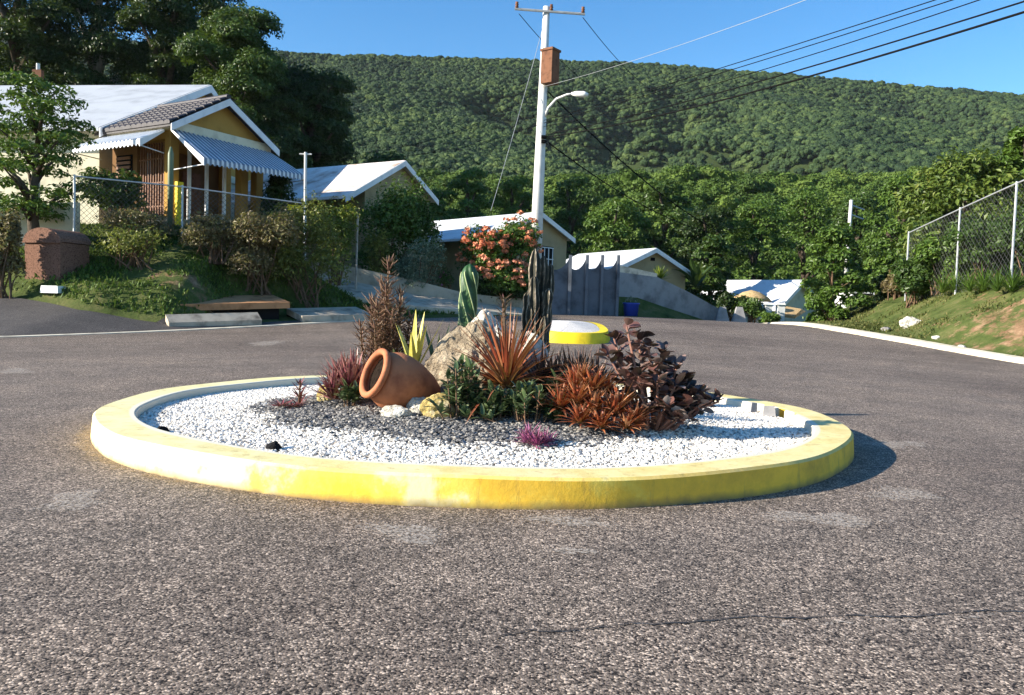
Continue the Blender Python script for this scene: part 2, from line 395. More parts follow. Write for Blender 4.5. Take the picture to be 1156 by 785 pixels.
M['mesh'] = plain('dull_wire_mesh', (.10, .10, .10), .6, .3, .2)
M['wire'] = plain('black_cable', (.008, .008, .008), .9, .05, .1)
M['bright_wire'] = plain('sunlit_pale_cable', (.40, .41, .42), .4, .5, .1, metal=.3)  # pale grey paints in the sun catching the cable
M['pole'] = plain('pale_concrete_pole', (.66, .65, .62), .8, .2, .12, 2.5, .2)
M['rustbox'] = plain('rusty_box', (.17, .075, .04), .8, .2, .35, 4, .2)
M['laterite'] = plain('brown_speckled_stone', (.21, .115, .082), .95, .1, .5, 22, .6, bscale=40, bdist=.012)
M['white_paint'] = plain('white_paint', (.78, .78, .75), .7, .3, .1, 3, .1)
M['blue_plastic'] = plain('blue_plastic', (.02, .05, .35), .4, .5, .1)
M['terracotta'] = plain('terracotta', (.42, .15, .065), .72, .3, .3, 5, .25, dirt=(.26, .08, .035))
M['soil_shade'] = plain('dark_soil_shade', (.022, .015, .011), .98, .05, .5, 20, 1.0, bscale=60, bdist=.03)
M['thatch'] = plain('thatch', (.46, .32, .16), .95, .1, .3, 8, .6)
def m_rock(name, a, b, c, sc=4):
    s = NT(name); f = s.noise(sc, 9, .7); col = s.ramp(f, [(.3, c), (.48, b), (.68, a)])
    v = s.n('ShaderNodeTexVoronoi', Scale=sc * 2.2, feature='DISTANCE_TO_EDGE'); s.l(s.co(), v.inputs['Vector'])
    col = s.mix(s.ramp(v.outputs['Distance'], [(.0, .45), (.05, 0.0)]), col, tuple(x * .35 for x in c))
    s.bump(s.noise(sc * 5, 9, .75), 1.0, .05); return s.fin(col, .92, .15)
M['boulder'] = m_rock('weathered_limestone', (.58, .48, .35), (.40, .32, .22), (.15, .115, .08))
M['white_rock'] = m_rock('white_limestone', (.78, .75, .68), (.62, .58, .5), (.32, .28, .22), 3)
M['yellow_rock'] = m_rock('yellow_stained_stone', (.66, .60, .46), (.55, .42, .14), (.24, .18, .1), 5)
M['grey_rock'] = m_rock('grey_stone', (.46, .44, .42), (.30, .28, .27), (.12, .11, .1), 5)
def m_pebble(name, cs, rough=.85):
    s = NT(name); f = s.n('ShaderNodeNewGeometry').outputs['Random Per Island']
    n = len(cs); s.bump(s.noise(60, 3), .3, .005); return s.fin(s.ramp(f, [(i / (n - 1), c) for i, c in enumerate(cs)]), rough, .25)
M['white_gravel'] = m_pebble('white_gravel', [(.26, .23, .20), (.66, .62, .55), (.80, .76, .69), (.84, .80, .74), (.74, .68, .59), (.83, .79, .73)])
M['grey_chips'] = m_pebble('grey_stone_chips', [(.03, .03, .033), (.10, .10, .105), (.22, .21, .20), (.055, .055, .06), (.40, .37, .33), (.14, .125, .11)])
M['gravel_bed'] = plain('gravel_bed', (.60, .58, .56), .95, .1, .35, 26, .9, bscale=40, bdist=.03)
M['bark'] = plain('bark', (.085, .066, .05), .95, .1, .4, 4, .6, bscale=14, bdist=.03)
M['pale_bark'] = plain('pale_bark', (.40, .36, .30), .95, .1, .3, 3, .5)
M['twig'] = plain('twig', (.15, .095, .06), .95, .1, .3, 6, .3)
M['pink_stem'] = plain('pinkish_stem', (.30, .15, .11), .8, .2, .3, 6, .2)
M['grass'] = leafmat('grass', [(.04, .065, .012), (.075, .135, .022), (.12, .19, .035), (.19, .20, .065)], .6, .25, .2)
M['dry_grass'] = leafmat('dry_grass', [(.05, .06, .018), (.09, .11, .028), (.15, .15, .05), (.26, .21, .10)], .65, .25, .15)
M['leaf_dark'] = leafmat('dark_leaves', [(.014, .028, .008), (.026, .050, .012), (.045, .078, .018), (.075, .11, .026)])
M['leaf_mid'] = leafmat('mid_green_leaves', [(.024, .048, .010), (.045, .088, .016), (.075, .13, .024), (.11, .17, .035)])
M['leaf_bright'] = leafmat('bright_green_leaves', [(.035, .065, .010), (.065, .125, .018), (.11, .19, .028), (.17, .23, .045)])
M['leaf_blue'] = leafmat('grey_green_leaves', [(.07, .10, .065), (.14, .19, .12), (.21, .27, .17), (.28, .33, .21)])
M['leaf_hedge'] = leafmat('dry_hedge_leaves', [(.10, .075, .04), (.20, .145, .075), (.25, .21, .085), (.28, .27, .09)], trans=.4, big=.9)
M['leaf_hedge_green'] = leafmat('hedge_leaves', [(.08, .085, .025), (.16, .17, .04), (.25, .27, .055), (.38, .36, .075)], trans=.4, big=.9)
M['leaf_yg'] = leafmat('light_green_leaves', [(.04, .065, .012), (.075, .12, .02), (.13, .18, .03), (.21, .22, .045)])
M['leaf_yellow'] = leafmat('yellow_green_leaves', [(.05, .08, .012), (.10, .15, .02), (.20, .23, .03), (.34, .30, .05)])
M['forest_far'] = leafmat('far_forest', [(.010, .022, .011), (.022, .043, .017), (.037, .065, .022), (.075, .108, .032)], .7, 0, .15, True, .02)
M['forest_near'] = leafmat('valley_forest', [(.026, .052, .010), (.054, .098, .017), (.085, .14, .024), (.13, .19, .036)], .6, .15, .2, True, .08)
M['hill'] = plain('hill_soil', (.03, .045, .015), .95, .1, .4, .05, .2)
M['coral'] = leafmat('coral_flowers', [(.56, .13, .06), (.72, .24, .12), (.78, .38, .22), (.66, .16, .13)], .6, .25)
M['kal_brown'] = leafmat('brown_succulent', [(.07, .035, .028), (.17, .085, .06), (.26, .15, .10), (.34, .24, .15)], .5, .1, big=2, tip=(.42, .30, .20), base=(.07, .05, .03))
M['kal_dark'] = leafmat('dark_spoon_leaves', [(.024, .013, .013), (.055, .03, .026), (.13, .055, .045), (.24, .17, .145), (.50, .45, .42)], .42, .08, .5, big=2.5)
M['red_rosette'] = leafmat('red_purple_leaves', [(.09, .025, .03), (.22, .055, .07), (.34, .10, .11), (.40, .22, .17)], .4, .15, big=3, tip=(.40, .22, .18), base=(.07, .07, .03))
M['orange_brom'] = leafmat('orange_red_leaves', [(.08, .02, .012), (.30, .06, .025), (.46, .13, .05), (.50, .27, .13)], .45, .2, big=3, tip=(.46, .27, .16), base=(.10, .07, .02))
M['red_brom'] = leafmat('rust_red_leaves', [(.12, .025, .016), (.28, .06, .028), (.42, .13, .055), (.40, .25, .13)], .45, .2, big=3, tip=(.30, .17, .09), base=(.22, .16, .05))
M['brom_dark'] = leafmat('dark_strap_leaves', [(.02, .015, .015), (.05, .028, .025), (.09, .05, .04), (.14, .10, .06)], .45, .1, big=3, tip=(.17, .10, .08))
M['purple'] = leafmat('magenta_leaves', [(.18, .03, .09), (.32, .07, .19), (.42, .15, .28), (.24, .09, .12)], .45, .2, big=4, tip=(.20, .10, .09))
M['succ_green'] = leafmat('succulent_leaves', [(.03, .05, .02), (.06, .10, .04), (.10, .15, .06), (.16, .21, .10)], .4, .1, .5, big=3, tip=(.20, .22, .10))
def m_sans():
    s = NT('yellow_edged_leaves'); f = s.n('ShaderNodeNewGeometry').outputs['Random Per Island']
    a = s.noise(30, 4); c = s.ramp(s.math('ADD', s.math('MULTIPLY', f, .4), s.math('MULTIPLY', a, .6)), [(.3, (.50, .44, .06)), (.55, (.62, .55, .16)), (.7, (.30, .34, .08))]); return s.fin(c, .4, .4)
M['sans'] = m_sans()
def m_cactus():
    s = NT('ribbed_cactus'); at = s.n('ShaderNodeAttribute', attribute_name='rib'); a = s.math('ADD', s.math('MULTIPLY', s.noise(9, 6, .7), .8), s.math('MULTIPLY', at.outputs['Fac'], .34)); c = s.ramp(a, [(.3, (.022, .022, .016)), (.50, (.055, .05, .032)), (.64, (.17, .13, .09)), (.8, (.50, .42, .31))]); s.bump(s.noise(40, 5), .6, .02); return s.fin(c, .7, .3)
M['cactus'] = m_cactus()
M['twist'] = plain('green_cactus', (.022, .07, .018), .5, .4, .3, 6, .2)
M['twist_rib'] = plain('pale_cactus_rib', (.36, .42, .20), .6, .3, .2, 9, .2)

# ------------------------------------------------------------------ things
def thing(name, label, cat, loc, group=None):
    o = bpy.data.objects.new(name, None); COL.objects.link(o); o.location = loc; o.empty_display_size = .1
    return tag(o, label, cat, group)
def tag(o, label, cat, group=None, kind=None):
    o['label'] = label; o['category'] = cat
    if group: o['group'] = group
    if kind: o['kind'] = kind
    return o
def struct(o, kind='structure', label=None, cat=None):
    o['kind'] = kind
    if label: o['label'] = label
    if cat: o['category'] = cat
    return o

# ================================================================== SETTING
def grid_mb(X, Y, Z):
    n, m = X.shape; idx = np.arange(n * m).reshape(n, m)
    q = np.stack([idx[:-1, :-1], idx[1:, :-1], idx[1:, 1:], idx[:-1, 1:]], -1).reshape(-1, 4)
    return MB().add(np.stack([X, Y, Z], -1).reshape(-1, 3), q)
gx = np.concatenate([np.linspace(-2500, -200, 12), np.linspace(-180, -32, 26), np.arange(-30, 30.01, .35), np.linspace(32, 180, 26), np.linspace(200, 2500, 12)])
gy = np.concatenate([np.linspace(-2000, -60, 10), np.linspace(-50, 12, 16), np.arange(13, 52, .35), np.linspace(53, 140, 40), np.linspace(170, 4000, 14)])
GX, GY = np.meshgrid(gx, gy, indexing='ij')
onroad = (GX < xk(GY) - .05) & ((GY < yk(GX) - .05))
rough = .07 * fbm(np.stack([GX * .8, GY * .8, 0 * GX], -1).reshape(-1, 3), 4, 2).reshape(GX.shape) * ~onroad * np.clip(np.maximum((GY - yk(GX)) * .724 - dE(uu(GX, GY)) - .3, GX - xk(GY) - .3), 0, 1)
apron = (GX < -8.2) & (GY >= yk(GX) - .05) & (GY < yk(GX) + np.interp(GX, [-60, -16, -14.5, -13, -11.8, -10.6, -9, -7.5], [9, 7, 5.6, 4.0, 2.5, 1.2, .7, .6]) - .25)
GZ = zg(GX, GY) + rough * ~apron - .08 * onroad - .06 * apron
g = grid_mb(GX, GY, GZ).build('ground', M['ground'], smooth=True)
dirt = .30 * np.exp(-(((GX - 16.9) / 1.6) ** 2 + ((GY - 26) / 4.5) ** 2)) + .2 * (GX > 12) + .5 * np.exp(-(((GX + 11.2) / 2.2) ** 2 + ((GY - 27.4) / 1.0) ** 2)) + .05
at = g.data.attributes.new('dirt', 'FLOAT', 'POINT'); at.data.foreach_set('value', dirt.ravel().astype(np.float32))
struct(g)
# road
ry = np.concatenate([np.linspace(-30, 2, 12), np.arange(2.5, 44, .35), np.linspace(45, 85, 30)])
def xl(Y): return np.interp(Y, KY, KX)
xlr = np.where(ry < 17.5, -80, xl(ry)); xlr = np.where(ry > 41.5, 10 + (ry - 41.5) * .02, xlr)
tt = np.linspace(0, 1, 60); RX = xlr[:, None] + (xk(ry) - xlr)[:, None] * tt[None]; RY = np.repeat(ry[:, None], 60, 1)
struct(grid_mb(RX, RY, zr(RX, RY)).build('road', M['asphalt'], smooth=True))
# older asphalt apron on the left
ax_ = np.linspace(-60, -7.5, 160); t2 = np.linspace(0, 1, 14)
y0 = yk(ax_); wdt = []
for x_, yy in zip(ax_, y0):
    t_ = np.arange(0, 10, .02); okk = t_ * .724 < dE(uu(x_, yy + t_)) - .22; wdt.append(t_[okk.argmin() - 1] if not okk.all() else 9.)
wdt = np.convolve(np.pad(np.array(wdt), 4, 'edge'), np.ones(9) / 9, 'valid') * np.interp(ax_, [-60, -10.9, -10.2, -7], [1, 1, .35, .3])
AX = np.repeat(ax_[:, None], 14, 1); AY = y0[:, None] + wdt[:, None] * t2[None]
struct(grid_mb(AX, AY, zg(AX, AY) + .008).build('side_road', M['old_asphalt'], smooth=True))
def sweep(pts, profile, name, mat, parent=None):
    mb = MB(); n = len(pts); m = len(profile); V = []
    for i, p in enumerate(pts):
        t = (Vector(pts[min(i + 1, n - 1)]) - Vector(pts[max(i - 1, 0)])); t.z = 0; t.normalize(); s = Vector((t.y, -t.x, 0))
        for a, b in profile: V.append(list(Vector(p) + s * a + Vector((0, 0, b))))
    Fs = [(i * m + k, (i + 1) * m + k, (i + 1) * m + (k + 1) % m, i * m + (k + 1) % m) for i in range(n - 1) for k in range(m)]
    Fs += [tuple(range(m))[::-1], tuple(range((n - 1) * m, n * m))]
    return mb.add(V, Fs).build(name, mat, parent)
kp = []
for x in np.linspace(-45, -4.6, 90): y = float(yk(x)); kp.append((x, y, float(zr(x, y))))
struct(sweep(kp, [(.28, -.2), (.26, .012), (-.24, .02), (-.24, -.2)], 'kerb_strip', M['concrete_pale']))
kr = [(float(xk(y)), y, float(zr(xk(y), y))) for y in np.linspace(12, 60, 110)]
struct(sweep(kr, [(-.24, -.3), (-.24, .045), (-.1, .13), (.22, .15), (.22, -.3)], 'kerb', M['concrete_pale']))
# tar seam / crack across the foreground
def ribbon(pxs, w0, name, mat, seed, dz=.005):
    pts = [hit(a, b, lambda x, y: float(zr(x, y))) for a, b in pxs]; r = np.random.default_rng(seed); L = []; Rr = []
    n = 60; pts = [Vector(p) for p in pts]; seg = []
    for i in range(n):
        t = i / (n - 1) * (len(pts) - 1); k = min(int(t), len(pts) - 2); seg.append(pts[k].lerp(pts[k + 1], t - k))
    V = []
    for i, p in enumerate(seg):
        ww = w0 * (.4 + 1.0 * r.random()); o = .012 * math.sin(i * .5) + .006 * r.normal()
        V += [(p.x, p.y + o - ww, p.z + dz), (p.x, p.y + o + ww, p.z + dz)]
    return struct(MB().add(V, [(2 * i, 2 * i + 2, 2 * i + 3, 2 * i + 1) for i in range(n - 1)]).build(name, mat)).data.attributes.new('core', 'FLOAT', 'POINT').data.foreach_set('value', np.full(2 * n, .5, np.float32))
def m_scuff():
    s = NT('chalky_scuff'); at = s.n('ShaderNodeAttribute', attribute_name='core'); f = s.math('ADD', s.math('MULTIPLY', s.noise(5, 6, .75), .9), s.math('MULTIPLY', s.noise(70, 4, .7), .6)); f = s.math('ADD', f, s.math('MULTIPLY', at.outputs['Fac'], .42)); f = s.math('MULTIPLY', s.ramp(f, [(.94, 0.0), (1.2, 1.0)]), s.ramp(s.noise(45, 4, .8), [(.44, 0.0), (.60, .75)]))
    s.fin((.50, .44, .38), .9, .1); s.l(f, s.p.inputs['Alpha']); return s.m
M['scuff'] = m_scuff()
def m_dust():
    s = NT('sandy_dust'); at = s.n('ShaderNodeAttribute', attribute_name='core'); f = s.math('ADD', s.math('MULTIPLY', s.noise(5, 6, .75), .7), s.math('MULTIPLY', s.noise(50, 4, .7), .5)); f = s.math('ADD', f, s.math('MULTIPLY', at.outputs['Fac'], .42))
    f = s.math('MULTIPLY', s.ramp(f, [(.84, 0.0), (1.1, .8)]), s.ramp(s.noise(55, 4, .8), [(.40, .1), (.60, 1.0)])); s.fin((.42, .30, .17), .95, .1); s.l(f, s.p.inputs['Alpha']); return s.m
M['dust'] = m_dust()
M['tar'] = plain('tar_seam', (.05, .043, .04), .6, .4, .3, 10, .3)
ribbon([(560, 722), (700, 712), (860, 702), (1000, 700), (1160, 690)], .005, 'road_seam', M['tar'], 3)
ribbon([(880, 708), (1000, 706), (1160, 697)], .012, 'road_marking', M['scuff'], 4, .006)
def splat(px, py, rx, ry_, seed):
    c = hit(px, py, lambda x, y: float(zr(x, y))); r = np.random.default_rng(seed); n = 36; ang = np.linspace(0, 2 * math.pi, n, endpoint=False); ph = r.uniform(0, 6, 4)
    k = 1 + .25 * np.sin(2 * ang + ph[0]) + .15 * np.sin(3 * ang + ph[1]) + .1 * np.sin(5 * ang + ph[2]); V = [(c.x, c.y, c.z + .006)]; A = [1.]
    for f, v in ((.35, .9), (.65, .6), (.95, .25), (1.25, -.4)):
        for a, q in zip(ang, k): V.append((c.x + rx * f * q * math.cos(a), c.y + ry_ * f * q * math.sin(a), float(zr(c.x, c.y + ry_ * f * q * math.sin(a))) + .006)); A.append(v)
    Fs = [(0, 1 + i, 1 + (i + 1) % n) for i in range(n)] + [(1 + j * n + i, 1 + (j + 1) * n + i, 1 + (j + 1) * n + (i + 1) % n, 1 + j * n + (i + 1) % n) for j in range(3) for i in range(n)]
    struct(MB().add(V, Fs).build('road_stain', M['scuff'])).data.attributes.new('core', 'FLOAT', 'POINT').data.foreach_set('value', np.array(A, np.float32))
for i, a in enumerate([(82, 567, .26, .3), (460, 604, .26, .26), (648, 624, .12, .1), (1010, 502, .4, .35), (1020, 560, .4, .25), (300, 388, .6, .8), (15, 420, .4, .6), (640, 590, .35, .15), (930, 588, .4, .25)]): splat(*a, i)

# dust swept against the foot of the round kerb
def dust():
    n = 180; V = []; A = []; an = np.linspace(0, 2 * math.pi, n, endpoint=False)
    for f, v in ((.0, 1.0), (.10, .75), (.24, .3), (.5, -.4)):
        for a in an:
            k = .35 + .65 * max(0, math.cos(a - R(205))); q = RR + f * (.6 + .5 * k); V.append((RC[0] + q * math.cos(a), RC[1] + q * math.sin(a), .005)); A.append(v * k if v > 0 else v)
    Fs = [(j * n + i, (j + 1) * n + i, (j + 1) * n + (i + 1) % n, j * n + (i + 1) % n) for j in range(3) for i in range(n)]
    struct(MB().add(V, Fs).build('road_dust', M['dust'])).data.attributes.new('core', 'FLOAT', 'POINT').data.foreach_set('value', np.array(A, np.float32))
dust()

# hills
hx = np.concatenate([np.linspace(-1100, -420, 18), np.arange(-400, 401, 9.), np.linspace(420, 1100, 18)])
hy = np.concatenate([np.arange(66, 240, 5.), np.arange(240, 660, 9.), np.linspace(665, 1000, 10)])
HX, HY = np.meshgrid(hx, hy, indexing='ij')
struct(grid_mb(HX, HY, zhill(HX, HY) - 1.5 * (HY < 75)).build('hills', M['hill'], smooth=True))
# forest as stuff
def crown_mesh(name, seed, kind, mat):
    r = np.random.default_rng(seed)
    if kind == 'far':
        mb = MB(); V, Fs = ico(3)
        bl = []
        for k in range(6):
            c = r.normal(size=3) * np.array([.36, .36, .16]) + np.array([0, 0, .6]); q = r.uniform(.38, .68); bl.append((c, (q, q, q * .85)))
            mb.add(V * (1 + .22 * fbm(V * 2.6 + seed * 3 + k, 3, seed))[:, None] * q * np.array([.93, .93, .8]) + c, Fs)
        cloud(bl, 800, .13, .7, seed, .3, .86, mb)
    else:
        mb = MB(); V, Fs = ico(2); bl = []
        for k in range(9):
            a = r.uniform(0, 6.28); q = r.uniform(0, .75); s = r.uniform(.28, .5)
            bl.append(((q * math.cos(a), q * math.sin(a), .75 + r.uniform(-.35, .35)), (s, s, s * .75)))
        for c, s in bl: mb.add(V * (1 + .25 * vnoise(V * 2 + seed, seed))[:, None] * np.array(s) * .82 + np.array(c), Fs)
        cloud(bl, 2600, .13, .6, seed, .5, .75, mb)
        mb.tube([(0, 0, -.8), (0, 0, .5)], .05, 5)
    o = mb.build(name, mat); COL.objects.unlink(o); return o
def forest(name, label, pts, sources, smin, smax, seed):
    me = bpy.data.meshes.new(name); me.from_pydata([tuple(p) for p in pts], [], [])
    o = bpy.data.objects.new(name, me); COL.objects.link(o); struct(o, 'stuff', label, 'forest')
    c = bpy.data.collections.new(name + '_crowns')
    for s in sources: c.objects.link(s)
    ng = bpy.data.node_groups.new(name, 'GeometryNodeTree')
    ng.interface.new_socket('Geometry', in_out='INPUT', socket_type='NodeSocketGeometry'); ng.interface.new_socket('Geometry', in_out='OUTPUT', socket_type='NodeSocketGeometry')
    N = ng.nodes; gi = N.new('NodeGroupInput'); go = N.new('NodeGroupOutput'); ip = N.new('GeometryNodeInstanceOnPoints'); ci = N.new('GeometryNodeCollectionInfo')
    ci.inputs[0].default_value = c; ci.inputs['Separate Children'].default_value = True; ci.inputs['Reset Children'].default_value = True
    ip.inputs['Pick Instance'].default_value = True
    rv = N.new('FunctionNodeRandomValue'); rv.data_type = 'FLOAT_VECTOR'; rv.inputs[0].default_value = (-.12, -.12, 0); rv.inputs[1].default_value = (.12, .12, 6.28); rv.inputs['Seed'].default_value = seed
    rs = N.new('FunctionNodeRandomValue'); rs.data_type = 'FLOAT'; rs.inputs[2].default_value = smin; rs.inputs[3].default_value = smax; rs.inputs['Seed'].default_value = seed + 1
    L = ng.links; L.new(gi.outputs[0], ip.inputs['Points']); L.new(ci.outputs[0], ip.inputs['Instance']); L.new(rv.outputs[0], ip.inputs['Rotation']); L.new(rs.outputs[1], ip.inputs['Scale']); L.new(ip.outputs[0], go.inputs[0])
    o.modifiers.new('scatter', 'NODES').node_group = ng
    return o
n = 72000; fy = 225 + 450 * rng.uniform(0, 1, n) ** .85; fx = rng.uniform(-1, 1, n) * (fy * .80 + 40)
forest('forest', 'dense dark green forest covering the long mountain ridge', np.stack([fx, fy, zhill(fx, fy) - .5], -1), [crown_mesh('far_crown', 40 + i, 'far', M['forest_far']) for i in range(8)], 1.3, 3.5, 3)
n = 5200; fy = 84 + 150 * rng.uniform(0, 1, n); fx = rng.uniform(-1, 1, n) * (fy * .80 + 25)
forest('forest', 'brighter green wooded foothill below the mountain', np.stack([fx, fy, zhill(fx, fy) + .3], -1), [crown_mesh('near_crown', 60 + i, 'near', M['forest_near']) for i in range(7)], 2.3, 4.6, 5)

hz = MB().box((0, 480, 130), (2600, 1100, 290)).build('haze'); hm = bpy.data.materials.new('haze'); hm.use_nodes = True; hn = hm.node_tree; hn.nodes.remove(hn.nodes['Principled BSDF'])
hv = hn.nodes.new('ShaderNodeVolumePrincipled'); hv.inputs['Color'].default_value = (.80, .88, 1, 1); hv.inputs['Density'].default_value = .000045; hn.links.new(hv.outputs[0], hn.nodes['Material Output'].inputs['Volume'])
hz.data.materials.append(hm); struct(hz, 'stuff', 'thin pale blue haze in the air before the mountain', 'haze')

# ================================================================== ROUNDABOUT
def ring():
    n = 240; V = []
    for i in range(n):
        a = 2 * math.pi * i / n; c, s = math.cos(a), math.sin(a)
        wob = .012 * math.sin(5 * a + 1) + .008 * math.sin(13 * a); ri = RR - RW + .01 * math.sin(9 * a)
        deg = (math.degrees(a) + 180) % 360 - 180
        if -4 < deg < 16: ri += (.0, .09, .02, .11, .04, .10, .0)[int((deg + 4) / 3) % 7] * .8
        h = RH + .006 * math.sin(3 * a + 2) + .004 * math.sin(11 * a)
        for r, z in ((RR + wob + .015, -.12), (RR + wob + .015, .02), (RR + wob, h - .02), (RR + wob - .022, h), (ri + .015, h), (ri, h - .012), (ri - .01, -.12)):
            V.append((RC[0] + r * c, RC[1] + r * s, z))
    m = 7; Fs = [(i * m + k, ((i + 1) % n) * m + k, ((i + 1) % n) * m + k + 1, i * m + k + 1) for i in range(n) for k in range(m - 1)]
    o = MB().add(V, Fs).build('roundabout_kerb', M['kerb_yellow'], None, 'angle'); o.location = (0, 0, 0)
    return tag(o, 'round kerb of faded yellow concrete enclosing the white gravel bed', 'kerb')
ring()
# gravel bed sheet and pebbles
rr = np.linspace(0, RR - .2, 40); aa = np.linspace(0, 2 * math.pi, 97); QR, QA = np.meshgrid(rr, aa, indexing='ij')
QX = RC[0] + QR * np.cos(QA); QY = RC[1] + QR * np.sin(QA)
struct(grid_mb(QX, QY, zi(QX, QY) - .012).build('gravel_bed', M['gravel_bed'], smooth=True))
def pebbles(xy, z, size, seed, flat=.65):
    V, Fs = ico(1); n = len(xy); r = np.random.default_rng(seed)
    S = size * r.uniform(.6, 1.35, (n, 1)) * np.stack([r.uniform(.8, 1.3, n), r.uniform(.7, 1.1, n), r.uniform(flat * .7, flat * 1.2, n)], -1)
    A = r.uniform(0, 6.28, n); T = r.uniform(-.5, .5, n)
    W = V[None] * (1 + .25 * r.normal(size=(n, len(V), 1)) * .8); W = W * S[:, None]
    x = W[..., 0] * np.cos(T)[:, None] - W[..., 2] * np.sin(T)[:, None]; zz = W[..., 0] * np.sin(T)[:, None] + W[..., 2] * np.cos(T)[:, None]; y = W[..., 1]
    X = x * np.cos(A)[:, None] - y * np.sin(A)[:, None]; Yv = x * np.sin(A)[:, None] + y * np.cos(A)[:, None]
    Wp = np.stack([X + xy[:, :1], Yv + xy[:, 1:], zz + z[:, None]], -1).reshape(-1, 3)
    Fa = (Fs[None] + (np.arange(n) * len(V))[:, None, None]).reshape(-1, 3)
    return MB().add(Wp, Fa)
n = 66000; r_ = (RR - RW - .02) * np.sqrt(rng.uniform(0, 1, n)); a_ = rng.uniform(0, 2 * math.pi, n)
xy = np.stack([RC[0] + r_ * np.cos(a_), RC[1] + r_ * np.sin(a_)], -1)
def mulch(x, y): return ((x + .42) / 2.35) ** 2 + ((y - 8.85) / 1.95) ** 2 + .22 * fbm(np.stack([x * 1.5, y * 1.5, 0 * x], -1), 3, 4)
mm = mulch(xy[:, 0], xy[:, 1]); keep = mm > .84
xw = xy[keep]; struct(pebbles(xw, zi(xw[:, 0], xw[:, 1]) + .004, .0145, 1).build('white_gravel', M['white_gravel']), 'stuff', 'bright white gravel spread inside the yellow kerb', 'gravel')
n = 26000; xm = np.stack([rng.uniform(-3, 2.2, n), rng.uniform(6.6, 11, n)], -1); mm = mulch(xm[:, 0], xm[:, 1]); xm = xm[mm < .92 + .12 * rng.normal(size=n)]
struct(pebbles(xm, zi(xm[:, 0], xm[:, 1]) + .008, .0205, 2, .5).build('grey_stone_chips', M['grey_chips']), 'stuff', 'dark and pale grey stone chips around the planting', 'stone chips')
for i, (px, py) in enumerate([(182, 487), (310, 505)]):
    c = hit(px, py, lambda x, y: float(zi(x, y)) + .02)
    o = rock_mb((0, 0, 0), (.07, .06, .05), 70 + i, 2).build('stray_stone', M['dark'], smooth=False); o.location = c
    tag(o, ['small black stone lying on white gravel near the left rim', 'small black stone lying on white gravel towards the front rim'][i], 'stone', 'stray black stones on the gravel')
# chunks by the inner rim at right
for i, (px, py, s, l) in enumerate([(849, 466, (.06, .05, .13), 'small grey upright shard standing in gravel by the rim'), (868, 470, (.15, .10, .13), 'squat grey concrete chunk against the inner rim')]):
    c = hit(px, py, lambda x, y: float(zi(x, y)))
    o = MB().box((0, 0, s[2] / 2), (s[0] * 1.6, s[1] * 1.5, s[2]), None, .8).build('concrete_chunk', M['concrete_grey']); o.location = c; o.rotation_euler = (0, .1, .3 + i)
    tag(o, l, 'concrete chunk')

# rocks
def rock(px, Y, zc, size, seed, mat, label, rough=.3, cut=.35, sub=4, peak=False):
    b = bed(px, Y); o = rock_mb((0, 0, 0), size, seed, sub, rough, cut, peak=peak).build('rock', mat, smooth=False); o.location = (b.x, Y, b.z + zc)
    return tag(o, label, 'rock')
rock(519, 8.95, .28, (.50, .38, .60), 11, M['boulder'], 'large pitted tan boulder in the middle of the planting', .22, .5, 6, True)
rock(545, 9.4, .66, (.20, .2, .25), 12, M['white_rock'], 'pale upright stone standing behind the large tan boulder', .3, .4)
rock(601, 9.25, .43, (.18, .2, .30), 13, M['white_rock'], 'white rounded stone behind the rust red spiky plant', .25, .3)
rock(568, 9.3, .40, (.2, .18, .38), 14, M['white_rock'], 'pale stone wedged between boulder and rust red plant', .3)
rock(448, 7.95, .035, (.16, .10, .075), 15, M['white_rock'], 'small flat white stone under the clay jar')
rock(474, 8.1, .06, (.14, .10, .10), 16, M['white_rock'], 'white stone between the jar and the yellowish stone')
rock(497, 7.95, .07, (.19, .13, .15), 17, M['yellow_rock'], 'yellowish stained stone in front of the big boulder')
rock(371, 9.0, .06, (.13, .12, .13), 18, M['yellow_rock'], 'tan stone beside the red purple succulent')
rock(395, 9.3, .05, (.11, .11, .11), 19, M['grey_rock'], 'grey stone half hidden behind the red purple succulent')
# terracotta jar lying on its side
def jar():
    b = bed(449, 8.3); t = thing('clay_jar', 'terracotta jar lying on its side with its mouth to the left', 'jar', b)
    ax = Vector((-.78, -.50, .36)).normalized()
    Q = ax.to_track_quat('Z', 'Y').to_matrix().to_4x4()
    Mx = Matrix.Translation(b + Vector((0.04, 0, .25))) @ Q
    outer = [(.0, -.43), (.09, -.43), (.14, -.40), (.21, -.29), (.275, -.12), (.305, .03), (.30, .14), (.26, .24), (.222, .285)]
    MB().lathe(outer + [(.20, .285), (.225, .23), (.275, .14), (.285, .03), (.25, -.12), (.18, -.28), (.1, -.37), (.0, -.37)], Mx, 48).build('body', M['terracotta'], t, True)
    rim = [(.225, .284), (.262, .296), (.272, .32), (.268, .345), (.245, .356), (.215, .352), (.203, .33), (.203, .284), (.225, .284)]
    MB().lathe(rim, Mx, 48).build('rim', M['terracotta'], t, True)
    so = MB().lathe([(.0, .285), (.1, .28), (.17, .268), (.205, .262), (.2, .0), (0, -.05)], Mx, 24).build('soil_shade', M['soil_shade'], t)  # soil raised to the mouth so its near-black stands in for inner shade
jar()

